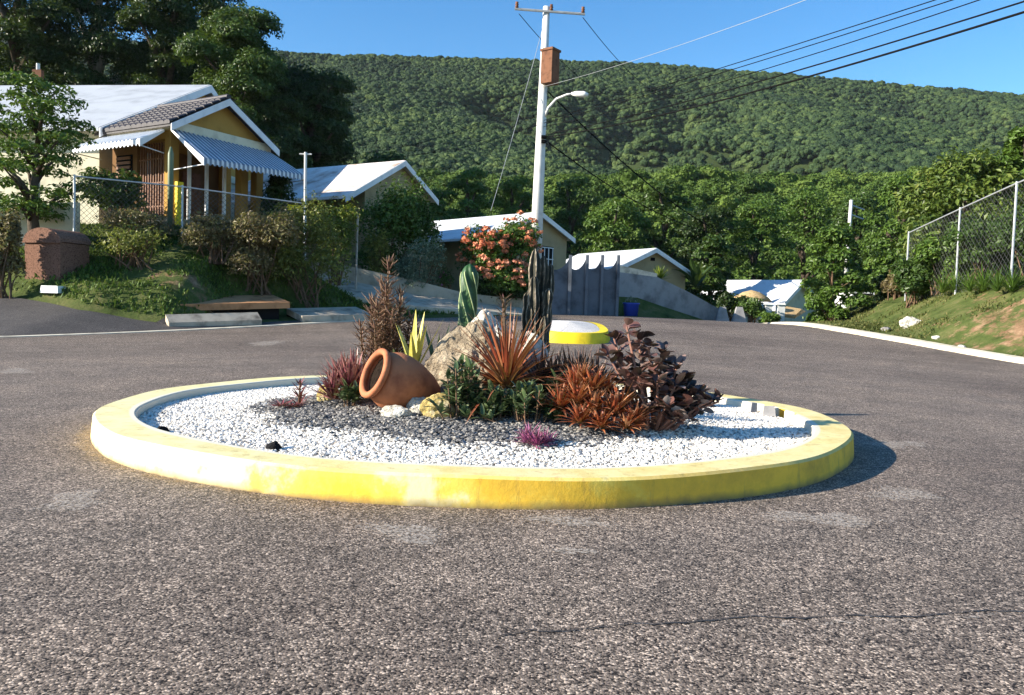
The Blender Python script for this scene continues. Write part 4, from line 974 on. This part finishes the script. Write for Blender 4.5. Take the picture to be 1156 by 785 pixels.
# storm drain slabs along the left kerb
def drain(px0, px1, pyT, label, mat, hgt, inset, depth, chamber=True):
    a = hit(px0, pyT, lambda x, y: float(zr(x, y)) + .05); c = hit(px1, pyT - (px1 - px0) * .035, lambda x, y: float(zr(x, y)) + .05)
    d = Vector((c.x - a.x, c.y - a.y, 0)); Ln = d.length; d.normalize(); nn = Vector((-d.y, d.x, 0)); z = float(zr(a.x, a.y)); t = thing('drain_cover', label, 'drain cover', (a.x, a.y, z))
    a0 = Vector((a.x, a.y, z)) + nn * inset; z1 = float(zr(c.x, c.y)) - z
    top = [a0 + Zu * hgt, a0 + d * Ln + Zu * (hgt + z1), a0 + d * Ln + nn * depth + Zu * (hgt + .25 + z1), a0 + nn * depth + Zu * (hgt + .25)]
    MB().hexa([v - Zu * .22 for v in top], top).build('lid', mat, t)
    if chamber:
        q = [v - Zu * .225 for v in top]; q = [q[0] + nn * .25 + d * .3, q[1] + nn * .25 - d * .3, q[2], q[3]]; MB().hexa([v - Zu * .8 for v in q], q).build('chamber', M['dark'], t)
    return a0, d, nn, Ln, z, hgt, t
for i, (x0, x1, y, l, mt, h, ins, dp) in enumerate([(192, 297, 370, 'mossy grey concrete drain lip beside the rust stained slab', 'drain', .20, .12, .4), (206, 334, 368, 'rust stained concrete drain slab at the edge of the verge', 'rust_slab', .74, .55, 1.6), (345, 425, 364, 'pale concrete drain slab to the left of the driveway', 'drain', .26, .3, 1.4)]):
    drain(x0, x1, y, l, M[mt], h, ins, dp)
# driveway sheet and its walls
def driveway():
    pts = [(345, 305, 36.0), (400, 318, 36.0), (470, 333, 36.2), (540, 342, 36.4), (600, 349, 36.8)]
    low = [(345, 322, 33.6), (400, 335, 33.2), (470, 346, 33.4), (540, 351, 34.4), (600, 356, 35.6)]
    V = []
    for a, b in zip(pts, low): V += [P(*a), P(*b)]
    top = [list(v) for v in V]; bot = [[v.x, v.y, v.z - 1.2] for v in V]; n = len(V)
    Fs = [(2 * i, 2 * i + 1, 2 * i + 3, 2 * i + 2) for i in range(n // 2 - 1)]
    Fs += [(2 * i + 1, n + 2 * i + 1, n + 2 * i + 3, 2 * i + 3) for i in range(n // 2 - 1)]
    struct(MB().add(top + bot, Fs).build('driveway', M['concrete']))
    w_ = MB(); tp = [(345, 291, 36.3), (400, 302, 36.3), (470, 317, 36.5), (525, 331, 36.7), (560, 335, 37), (642, 341, 37.2)]
    for a, b in zip(tp[:-1], tp[1:]):
        p, q = P(*a), P(*b); w_.hexa([p - Zu * 1.6, q - Zu * 1.6, q + Vector((0, .3, -1.6)), p + Vector((0, .3, -1.6))], [p, q, q + Vector((0, .3, 0)), p + Vector((0, .3, 0))])
    tag(w_.build('driveway_wall', M['concrete']), 'low sloping concrete wall along the upper side of the driveway', 'wall')
driveway()
# scalloped gate panels
def gate():
    Yg = 37.0; b = ground(665, Yg); t = thing('scalloped_gate', 'grey fence of tall panels with scooped tops beside the road', 'fence', b)
    xs = [(618, 641), (642, 660), (661, 677), (678, 695)]
    for i, (x0, x1) in enumerate(xs):
        Ya = Yg - .5 + .42 * i; a = P(x0, 358, Ya); c = P(x1, 358, Ya + .34); a.z = c.z = zgf(a.x, Ya) - .3; h0 = P(x0, 305, Ya).z; h1 = P(x1, 290, Ya).z; pts = [a, c]
        for k in range(9):
            f = 1 - k / 8; z = h0 + (h1 - h0) * (f ** 3.2) + .12 * (1 - f) ** 6; q = a.lerp(c, f); pts.append(Vector((q.x, q.y, z)))
        MB().prism(pts, Vector((.04, .12, 0))).build('panel', M['gate_grey'], t)
        pp = P(x1, 358, Ya + .36); MB().box(Vector((pp.x + .03, pp.y - .06, (a.z + h1) / 2 + .05)), (.14, .2, h1 - a.z + .1)).build('post', M['gate_grey'], t)
gate()
def ret_wall():
    w_ = MB(); tp = [(696, 307, 40.2), (742, 313, 41.6), (776, 329, 43.0), (812, 349, 44.6)]
    for a, b in zip(tp[:-1], tp[1:]):
        p, q = P(*a), P(*b); w_.hexa([p - Zu * 2.6, q - Zu * 2.6, q + Vector((0, .35, -2.6)), p + Vector((0, .35, -2.6))], [p, q, q + Vector((0, .35, 0)), p + Vector((0, .35, 0))])
    tag(w_.build('retaining_wall', M['concrete_grey']), 'weathered grey retaining wall sloping down to the right', 'wall')
    g_ = MB(); a = P(696, 328, 40.7); b = P(745, 345, 41.2); c = P(800, 363, 42.4); d = P(696, 362, 38.5); e = P(760, 364, 39.5)
    g_.add([list(v) for v in (a, b, c, d, e)], [(3, 4, 1, 0), (4, 2, 1)]); struct(g_.build('grass_slope', M['ground']))
    s = MB(); p0, p1 = P(696, 299, 41.4), P(742, 309, 42.4); s.hexa([p0 - Zu * .8, p1 - Zu * .8, p1 + Vector((.3, 4, -.8)), p0 + Vector((.3, 4, -.8))], [p0, p1, p1 + Vector((.3, 4, .1)), p0 + Vector((.3, 4, .1))])
    struct(s.build('terrace', M['concrete_pale']))
ret_wall()
def bucket():
    b = P(712, 357, 38.6); t = thing('plant_tub', 'blue plastic tub with small flowers at the foot of the grass slope', 'plant tub', b)
    MB().lathe([(0, 0), (.33, 0), (.38, .55), (.42, .58), (.42, .64), (.35, .64), (.33, .5), (0, .5)], Matrix.Translation(b), 20).build('tub', M['blue_plastic'], t, True)
    cloud([(b + Zu * .75, (.32, .3, .2))], 120, .12, .5, 4).build('flowers', M['leaf_blue'], t)
bucket()
# pyramid bollards and pillars at the far end of the street
for i, (px, py, l) in enumerate([(815, 362, 'grey pyramid block at the lower end of the retaining wall'), (834, 362, 'grey pyramid block nearest the white entrance pillars')]):
    o = MB().box((0, 0, .35), (.9, .5, 1.1), None, .35).build('pyramid_block', M['concrete_grey']); o.location = P(px, py, 44.0) - Zu * .15; tag(o, l, 'bollard', 'pyramid blocks by the retaining wall')
for i, (px, y0_, y1_, l) in enumerate([(851, 341, 366, 'white entrance pillar next to the thatched canopy'), (866, 344, 366, 'white entrance pillar in the middle of the entrance'), (880, 344, 366, 'white entrance pillar closest to the road kerb')]):
    b = P(px, y1_, 46); tp = P(px, y0_, 46); t = thing('entrance_pillar', l, 'pillar', b - Zu * .6, 'white pillars at the far entrance'); h = tp.z - b.z
    MB().box(b + Zu * (h / 2 - .3), (.42, .42, h + .6)).build('shaft', M['white_paint'], t); MB().box(tp + Zu * .05, (.56, .56, .12), None, .8).build('cap', M['white_paint'], t)
t = thing('thatched_canopy', 'small tan thatched canopy behind the white pillars', 'canopy', P(848, 348, 48)); b = P(848, 338, 48)
MB().lathe([(0.02, .55), (.5, .42), (1.0, .12), (1.2, -.12), (1.1, -.12), (.0, .4)], Matrix.Translation(b), 20).build('roof', M['thatch'], t, True)
MB().tube([b - Zu * 1.5, b + Zu * .4], .08, 8).build('post', M['bark'], t)
o = MB().hexa([P(876, 355, 47) - Zu * .1, P(897, 358, 46) - Zu * .1, P(910, 350, 49) - Zu * .1, P(888, 347, 50) - Zu * .1], [P(876, 353, 47), P(897, 357, 46), P(905, 349, 49), P(888, 346, 50)]).build('tin_sheet', M['thatch'])
tag(o, 'tan sheet roof lying beside the white entrance pillars', 'roof sheet')

# ================================================================== POLE AND WIRES
def utility_pole():
    b = ground(604, 38.5); tp = P(617, 8, 38.5); t = thing('utility_pole', 'tall pale concrete utility pole with crossarm and street lamp', 'utility pole', b); b0 = P(602, 345, 38.5); b0 = Vector((b0.x, b0.y, b.z - .5))
    MB().tube([b0, b0.lerp(tp, .5), tp], [.33, .25, .16], 14).build('pole', M['pole'], t, True)
    def on(f): return b0.lerp(tp, f)
    ca, cb = P(581, 12, 38.5) - Vector((0, .2, 0)), P(660, 18, 38.5) - Vector((0, .2, 0)); ax = (cb - ca)
    MB().tube([ca, cb], .06, 6).build('crossarm', M['steel'], t)
    for f in (.03, .97, .52):
        q = ca.lerp(cb, f); MB().lathe([(0, 0), (.05, 0), (.1, .05), (.05, .1), (.1, .15), (.06, .2), (.08, .27), (0, .3)], Matrix.Translation(q + Zu * .05), 10).build('insulator', M['rustbox'], t, True)
    c = P(621, 77, 38.2); bxo = MB().box(c, (.62, .62, 1.5), (Vector((.8, -.6, 0)), Vector((.6, .8, 0)), Zu)).build('transformer_box', M['rustbox'], t)
    MB().box(c + Zu * .8, (.72, .72, .1), (Vector((.8, -.6, 0)), Vector((.6, .8, 0)), Zu)).build('lid', M['rustbox'], bxo)
    MB().tube([P(615, 132, 38.4), P(619, 122, 38.3), P(628, 112, 38.1), P(640, 107, 37.9), P(648, 106, 37.8)], [.07, .065, .06, .055, .05], 8).build('lamp_arm', M['pole'], t, True)
    h0 = P(645, 106, 37.85); h1 = P(664, 107, 37.6); MB().tube([h0, h0.lerp(h1, .3), h0.lerp(h1, .75), h1], [.06, .13, .15, .06], 10).build('lamp_head', M['white_paint'], t, True)
    for yy in (155, 160): MB().box(P(614, yy, 38.2), (.25, .3, .12)).build('cable_bracket', M['wire'], t)
utility_pole()
def wire(label, a, b, sag=.5, r=.02, mat='wire', group='cables on the utility pole', n=24):
    pts = [a.lerp(b, i / n) - Zu * (sag * 4 * (i / n) * (1 - i / n)) for i in range(n + 1)]
    o = MB().tube(pts, r, 5).build('power_cable', M[mat]); return tag(o, label, 'cable', group)
far = 14.0
wire('thick black cable running right, highest of the heavy pair', P(616, 152, 38.3), P(1300, -44, far), .25, .02)
wire('thick black cable running right, lowest on the pole', P(616, 155, 38.3), P(1300, -32, far), .35, .027)
wire('thin black cable crossing the upper right sky, top of three', P(614, 136, 38.3), P(1240, -60, 16), .1, .014)
wire('thin black cable crossing the upper right sky, middle of three', P(614, 139, 38.3), P(1240, -54, 16), .15, .014)
wire('thin black cable crossing the upper right sky, bottom of three', P(614, 143, 38.3), P(1240, -46, 16), .3, .014)
wire('pale sunlit cable rising right from below the rusty box', P(613, 98, 38.3), P(1040, -50, 18), .2, .008, 'bright_wire')
wire('thin pale guy cable slanting down left from the pole top', P(613, 30, 38.4), P(554, 238, 37), .15, .012, 'bright_wire')
wire('dark cable falling right from below the rusty box', P(618, 103, 38.3), P(812, 262, 62), .6, .035)
wire('dark cable falling right from the lower bracket', P(620, 162, 38.3), P(800, 262, 62), .6, .03)
wire('thin line running away from the left crossarm tip', P(586, 16, 38.3), P(700, 110, 90), 1.0, .018)
wire('thin line running away from the right crossarm tip', P(658, 20, 38.3), P(760, 110, 90), 1.0, .018)
wire('thin house cable from the service post to the pole', P(345, 174, 33.2), P(611, 101, 38.4), .9, .010)
wire('thin lower house cable from the service post to the pole', P(345, 177, 33.2), P(611, 140, 38.4), .6, .008)

# ================================================================== TREES AND SHRUBS
def tree(name, label, base, top, wid, seed, mat, nleaf=12000, L=.34, barkm='bark', crown0=.32, nb=22, group='trees', wd=.55, lean=(0, 0), cat='tree', core=.9, squash=.75, trunk=.035):
    r = np.random.default_rng(seed); H = top - base.z; t = thing(name, label, cat, base, group)
    blobs = []
    for k in range(nb):
        f = crown0 + (1 - crown0) * (k + .5) / nb; prof_ = math.sin(math.pi * min(1, .12 + .80 * ((f - crown0) / (1 - crown0)) ** .85)) ** .7
        a = k * 2.4 + r.uniform(-.5, .5); rad = wid / 2 * prof_ * r.uniform(.25, .78); s = wid / 2 * r.uniform(.24, .40)
        c = base + Vector((rad * math.cos(a) + lean[0] * f, rad * math.sin(a) + lean[1] * f, H * f - s * .3)); blobs.append((c, (s, s, s * squash)))
    c = cloud(blobs, nleaf, L, wd, seed, .55, .5).build('crown', mat, t)
    tb = MB(); fork = base + Vector((lean[0] * crown0, lean[1] * crown0, H * crown0 * .9)); rt = H * trunk
    tb.tube([base - Zu * .5, base.lerp(fork, .5) + Vector((r.normal() * .1, 0, 0)), fork, base + Vector((lean[0] * .8, lean[1] * .8, H * .8))], [rt * 1.25, rt, rt * .8, rt * .15], 9)
    for cc, s in blobs[::2]:
        j = min(max((cc.z - base.z) / H - .18, crown0 * .7), .75); p = base + Vector((lean[0] * j, lean[1] * j, H * j)); tb.tube([p, p.lerp(cc, .5) + Zu * .03 * H, cc], [rt * .45, rt * .3, rt * .08], 6)
    tb.build('trunk', M[barkm], t, True)
    return t
# dark trees behind the ochre house
for i, (px, Y, top, wpx, l, mt) in enumerate([
    (20, 66, -70, 150, 'dark evergreen at the far left behind the white roof', 'leaf_dark'),
    (105, 70, -50, 150, 'tall dark tree with pale trunk behind the white roof', 'leaf_dark'),
    (185, 67, -28, 150, 'dark leafy tree rising above the tiled porch roof', 'leaf_dark'),
    (268, 64, 12, 140, 'mid green tree directly behind the porch gable', 'leaf_mid'),
    (235, 76, -22, 130, 'dark tall tree at the back against the sky', 'leaf_dark'),
    (345, 68, 78, 130, 'dark rounded tree at the right end of the group', 'leaf_dark'),
    (300, 63, 108, 90, 'dark low tree beside the gable of the ochre house', 'leaf_dark')]):
    b = ground(px, Y); k = Y / 900; tree('broad_tree', l, b, P(px, top, Y).z, wpx * k * 1.2, 100 + i, M[mt], 72000, .27, 'pale_bark' if i == 1 else 'bark', .08, 36, 'dark trees behind the ochre house', core=.9)
# slim tree in the left yard
b = ground(34, 29.4); tree('slim_tree', 'slim leafy tree standing in the left yard before the cream wall', b, P(40, 86, 29.4).z, 5.4, 120, M['leaf_bright'], 7500, .2, 'bark', .22, 34, None, .45, (.4, 0), squash=.4)
# middle distance trees
mids = [(525, 78, 190, 70, 'bright green rounded tree behind the white roof by the pole', 'leaf_bright'), (480, 70, 215, 60, 'green tree behind the gable of the rust streaked house', 'leaf_mid'),
        (575, 86, 200, 70, 'green tree just left of the utility pole', 'leaf_bright'), (640, 84, 200, 80, 'dark green tree just right of the utility pole', 'leaf_mid'),
        (690, 66, 226, 95, 'pale feathery tree above the small white roof', 'leaf_bright'), (745, 72, 205, 80, 'green tree between pale feathery tree and dark one', 'leaf_mid'),
        (795, 66, 236, 85, 'dark bushy tree to the right of the small gabled house', 'leaf_dark'), (850, 76, 228, 90, 'wide green tree behind the low white roof', 'leaf_bright'),
        (905, 84, 215, 90, 'green tree beyond the leafy roadside bush', 'leaf_bright'), (960, 80, 222, 80, 'mid green tree around the distant leaning pole', 'leaf_mid'), (1010, 66, 200, 80, 'yellow green tree left of the right hand fence', 'leaf_bright'),
        (800, 58, 268, 50, 'glossy broad leaved tree beside the gable of the small house', 'leaf_mid'), (430, 74, 175, 90, 'dark tree behind the roof ridge of the rust streaked house', 'leaf_mid'),
        (1080, 60, 200, 90, 'green tree behind the sagging fence', 'leaf_mid'), (1130, 64, 175, 100, 'green tree in the corner behind the sagging fence', 'leaf_mid')]
for i, (px, Y, top, wpx, l, mt) in enumerate(mids):
    d = P(px, 345, Y); z0 = max(zgf(d.x, Y), float(zhill(np.array([d.x]), np.array([float(Y)]))[0])) if Y > 70 else zgf(d.x, Y)
    tp = P(px, top, Y).z; z0 = min(z0, tp - 5); tree('broad_tree', l, Vector((d.x, Y, z0)), tp, wpx * Y / 900 * 1.25, 140 + i, M[mt], 18000, .30, 'bark', .0, 30, 'trees beyond the houses')
# trees on the right
b = ground(1085, 46); tree('broad_tree', 'large leaved light green tree overhanging the right fence', b, P(1085, 178, 46).z, 9.5, 170, M['leaf_yg'], 15000, .34, 'bark', .1, 30, None, .5)
b = ground(1150, 44); tree('broad_tree', 'bright green tree cut by the right edge of the picture', b, P(1150, 138, 44).z, 5.0, 171, M['leaf_bright'], 9000, .36, 'bark', .3, 14, None, .5)
b = ground(938, 42); tree('roadside_bush', 'large leafy green bush beside the road on the right', b - Zu * .2, P(938, 256, 42).z, 4.3, 172, M['leaf_bright'], 9500, .23, 'twig', .04, 22, None, .5, cat='bush', trunk=.02)
b = ground(1006, 41); tree('roadside_bush', 'smaller dark bush between the roadside bush and fence end', b - Zu * .2, P(1006, 305, 41).z, 2.2, 173, M['leaf_dark'], 3000, .22, 'twig', .04, 14, None, .5, cat='bush', trunk=.02)

def bush(name, label, px, Y, topy, wpx, seed, mat, n=3500, L=.14, cat='bush', group=None, sq=.7, dep=.8, twigs=14, shell=.55, basey=None, wd=.5):
    b = ground(px, Y) if basey is None else P(px, basey, Y); H = P(px, topy, Y).z - b.z; wv = wpx * Y / 900; r = np.random.default_rng(seed); t = thing(name, label, cat, b, group); blobs = []
    for k in range(16):
        a = r.uniform(0, 6.28); q = math.sqrt(r.random()) * .68; s = r.uniform(.26, .42)
        c = b + Vector((q * wv / 2 * math.cos(a), q * wv / 2 * dep * math.sin(a), H * r.uniform(.25, .82 - .14 * q))); blobs.append((c, (s * wv / 2 * 1.1, s * wv / 2 * 1.1, s * H * .75)))
    c = cloud(blobs, n, L, wd, seed, .4, shell).build('foliage', M[mat], t)
    tb = MB()
    for k in range(twigs):
        cc = blobs[k % 16][0]; p0 = b + Vector((r.normal() * wv * .1, r.normal() * wv * .06, -.1)); tb.tube([p0, p0.lerp(cc, .5) + Vector((r.normal() * .06, 0, .08)), cc], [.035, .025, .01], 5)
    tb.build('stem', M['twig'], t)
    return t, blobs
bush('bush', 'dark dry bush at the left picture edge', 4, 26.5, 236, 46, 200, 'leaf_hedge', 5000, .15)
bush('bush', 'sparse twiggy bush right of the brown utility box', 150, 28.0, 243, 92, 201, 'leaf_hedge_green', 1700, .12, shell=.7, twigs=26)
bush('bush', 'dry brown hedge bush below the fence post', 240, 29.4, 238, 92, 202, 'leaf_hedge', 6000, .13, twigs=18)
bush('bush', 'dry brown hedge bush in the middle of the hedge', 292, 30.0, 233, 104, 203, 'leaf_hedge', 8000, .13, twigs=18)
bush('bush', 'yellow green hedge bush at the right end of the hedge', 346, 31.0, 222, 104, 204, 'leaf_hedge_green', 9000, .13, twigs=18)
bush('bush', 'low dry bush at the foot of the fence above the utility box', 160, 30.3, 236, 110, 205, 'leaf_hedge', 3200, .13)
bush('bush', 'dark green shrub growing behind the fence under the first awning', 132, 32.4, 190, 84, 206, 'leaf_mid', 2600, .2)
bush('bush', 'dark shrub between the ochre house and the rust streaked house', 313, 37, 188, 44, 207, 'leaf_dark', 2600, .2)
bush('bush', 'bright yellow green shrub to the right of the service post', 375, 34.5, 222, 60, 208, 'leaf_yellow', 2600, .16)
bush('bush', 'big rounded green bush before the rust streaked house', 442, 39, 200, 104, 209, 'leaf_bright', 12000, .2)
bush('bush', 'dull green shrub left of the grey round shrub', 425, 37, 255, 36, 210, 'leaf_hedge_green', 1700, .16)
bush('bush', 'clipped grey green round shrub above the driveway wall', 474, 36.9, 268, 64, 211, 'leaf_blue', 5200, .12, shell=.8)
t, bl = bush('flowering_shrub', 'large shrub covered in coral flowers left of the utility pole', 574, 37.6, 250, 116, 212, 'leaf_bright', 11000, .2, 'shrub')
fl = MB(); r = np.random.default_rng(5)
for k in range(210):
    c, s = bl[k % 16]; d = r.normal(size=3); d[1] = -abs(d[1]); d[2] = abs(d[2]) * .7; d /= np.linalg.norm(d); p = c + Vector(d * np.array(s) * 1.06)
    cloud([(p, (.17, .17, .14))], 26, .14, .8, 300 + k, .2, .3, fl)
fl.build('flowers', M['coral'], t)
t, bl = bush('flowering_shrub', 'small pink flowering plant on the wall before the grey shrub', 503, 36.9, 300, 24, 213, 'leaf_mid', 600, .13, 'shrub')
fl = MB()
for k in range(10): cloud([(bl[k][0] + Vector((0, -.1, .12)), (.07, .07, .07))], 14, .08, .8, 400 + k, .2, .3, fl)
fl.build('flowers', M['purple'], t)
bush('bush', 'dark undergrowth below the coral flowering shrub', 575, 37.6, 300, 90, 214, 'leaf_dark', 3000, .2)
bush('bush', 'low shrub between the pyramid blocks and the pillars', 848, 45, 335, 40, 215, 'leaf_mid', 1600, .2, basey=366)
bush('bush', 'small bright shrub at the foot of the white pillars', 868, 44, 352, 30, 216, 'leaf_bright', 900, .18, basey=368)
bush('bush', 'dark shrub filling the gap behind the pyramid blocks', 825, 46, 330, 40, 217, 'leaf_dark', 1800, .2, basey=364)
st = MB(); b = ground(401, 34.5); st.tube([b - Zu * .2, P(404, 240, 34.5)], .05, 6); tag(st.build('stake', M['pale_bark']), 'thin pale wooden stake on the lawn above the driveway', 'stake')
rosette('agave', 'pale spiky agave growing above the retaining wall', P(745, 316, 43.5), 34, .85, .12, M['leaf_yellow'], (.2, 1.4), .1, 51, 'taper', 'agave')
rosette('banana_plant', 'broad leaved banana plant beside the small gabled house', P(785, 325, 55), 11, 2.2, .5, M['leaf_dark'], (.6, 1.4), .9, 52, 'oval', 'banana plant', seg=8)
# tall spiky plant stalks at the porch
st = thing('cactus_stalk', 'tall pale green stalk standing before the porch column', 'cactus', ground(192, 32.2)); b = P(192, 250, 32.2); tp = P(193, 166, 32.2)
MB().tube([b - Zu * .5, b.lerp(tp, .5), b.lerp(tp, .9), tp], [.10, .12, .12, .04], 8).build('stalk', M['leaf_blue'], st, True)
# spiky plants on the right bank
for i, (px, py, l, n_) in enumerate([(1052, 326, 'strappy green plant on the bank below the first fence gap', 40), (1078, 324, 'strappy green plant on the bank in the middle of the row', 46), (1110, 322, 'strappy green plant on the bank near the tall fence post', 40), (1142, 322, 'strappy green plant on the bank nearest the right edge', 34)]):
    b = hit(px, py + 8); rosette('strap_plant', l, b, n_, 1.15, .07, M['leaf_bright'], (.3, 1.45), .9, 60 + i, 'taper', 'plant', group='strappy plants along the fence foot', heads=((0, 0, 0, 1), (.4, .3, 0, .8), (-.4, .2, 0, .85)))
for i, (px, Y, top, wpx, l, mt) in enumerate([(1030, 36, 290, 60, 'low green shrub at the far end of the bank', 'leaf_mid'), (1062, 35, 262, 80, 'weedy shrub behind the sagging fence mesh', 'leaf_bright'), (1112, 33.5, 238, 96, 'tall weedy shrub behind the middle fence bay', 'leaf_mid'), (1162, 31.5, 220, 90, 'weedy shrub behind the near fence post', 'leaf_mid'), (1012, 39.5, 300, 36, 'dry tangled shrub round the last fence post', 'leaf_hedge')]):
    bush('bush', l, px, Y, top, wpx, 220 + i, mt, 6000, .2)
o = rock_mb((0, 0, 0), (.42, .3, .28), 81, 4).build('rock', M['white_rock']); o.location = hit(1028, 368) + Zu * .12; tag(o, 'white rock lying on the grassy right bank', 'rock')
o = rock_mb((0, 0, 0), (.2, .15, .12), 82, 3).build('rock', M['grey_rock']); o.location = hit(1000, 374) + Zu * .05; tag(o, 'small brown stone left of the white rock on the bank', 'rock')
for i, (px, py) in enumerate([(948, 364), (1056, 383), (1085, 394)]):
    o = rock_mb((0, 0, 0), (.16, .12, .09), 83 + i, 3).build('rock', M['white_rock']); o.location = hit(px, py) + Zu * .04
    tag(o, ['small pale stone near the roadside bush', 'small pale stone below the white rock', 'small pale stone close to the kerb below the dirt patch'][i], 'rock')
# distant pole
def far_pole(px0, py0, px1, py1, Y, label, arm=True):
    b = P(px0, py0, Y); tp = P(px1, py1, Y); t = thing('distant_pole', label, 'utility pole', b - Zu * 3); MB().tube([b - Zu * 3, tp], [.15, .12], 10).build('pole', M['pole'], t, True)
    if arm:
        for f in (.12, .35): q = tp.lerp(b, f); MB().tube([q, q + Vector((1.1, .2, -.3))], .05, 5).build('arm', M['steel'], t)
far_pole(957, 272, 961, 226, 60, 'distant pale leaning pole above the roadside bush')
# white parked van end glimpsed behind the bush
def van():
    c = P(974, 346, 46); t = thing('parked_van', 'white vehicle mostly hidden behind the roadside bush', 'vehicle', c - Zu * .8)
    pr = [(-.95, -.55), (.95, -.55), (.95, .15), (.8, .25), (.62, .82), (-.62, .82), (-.8, .25), (-.95, .15)]
    MB().prism([c + Vector((x, 0, z)) for x, z in pr], Vector((.6, 3.6, 0))).build('body', M['white_paint'], t)
    MB().prism([c + Vector((x, -.012, z)) for x, z in ((-.68, .28), (.68, .28), (.54, .74), (-.54, .74))], Vector((0, .01, 0))).build('rear_window', M['dark'], t)
    for x in (-.7, .7): MB().tube([c + Vector((x - .1, .7, -.55)), c + Vector((x + .1, .7, -.55))], .32, 16).build('wheel', M['dark'], t)
van()

# grass as stuff
def grass(name, label, pts, h, seed, mt_='grass'):
    r = np.random.default_rng(seed); n = len(pts); a = r.uniform(0, 6.28, n); l = h * r.uniform(.4, 1.3, n); d = np.stack([np.cos(a) * .5, np.sin(a) * .5, np.ones(n)], -1) ; d += r.normal(size=(n, 3)) * .25; d[:, 2] = np.abs(d[:, 2]); d /= np.linalg.norm(d, axis=1)[:, None]
    s = np.stack([-np.sin(a), np.cos(a), 0 * a], -1) * .02 * r.uniform(.7, 1.6, n)[:, None]; p1 = pts + d * l[:, None] * .6; p2 = p1 + (d + np.stack([np.cos(a) * .6, np.sin(a) * .6, -.5 + 0 * a], -1)) * l[:, None] * .4
    V = np.stack([pts - s, pts + s, p1 + s * .8, p2, p1 - s * .8], 1).reshape(-1, 3); i = np.arange(n)[:, None] * 5
    mb = MB().add(V, np.concatenate([i + np.array([[0, 1, 2, 4]])])); mb.f.append(i + np.array([[4, 2, 3]]))
    return struct(mb.build(name, M[mt_]), 'stuff', label, 'grass')
n = 90000; x = rng.uniform(-24, 1, n); y = rng.uniform(20, 38, n); Dl = (y - yk(x)) * .724; ok = (Dl > dE(uu(x, y)) + .15) & (Dl < 9)
dm = fbm(np.stack([x * .7, y * .7, 0 * x], -1), 4, 12) + rng.normal(size=n) * .25; ok &= dm > -.45
p = np.stack([x, y, zg(x, y)], -1)[ok]; grass('grass', 'uneven green grass on the left verge and yard', p, .2, 1)
n = 52000; x = rng.uniform(13, 24, n); y = rng.uniform(16, 48, n); dr = x - xk(y); ok = (dr > .3) & (dr < 7)
dd = .55 * np.exp(-(((x - 16.9) / 1.7) ** 2 + ((y - 26) / 5.0) ** 2)); dm = fbm(np.stack([x * .7, y * .7, 0 * x], -1), 4, 13) + rng.normal(size=n) * .25; ok &= (dm - dd * 1.1) > -.1
p = np.stack([x, y, zg(x, y)], -1)[ok]; grass('grass', 'short patchy grass on the right bank', p, .15, 2, 'dry_grass')
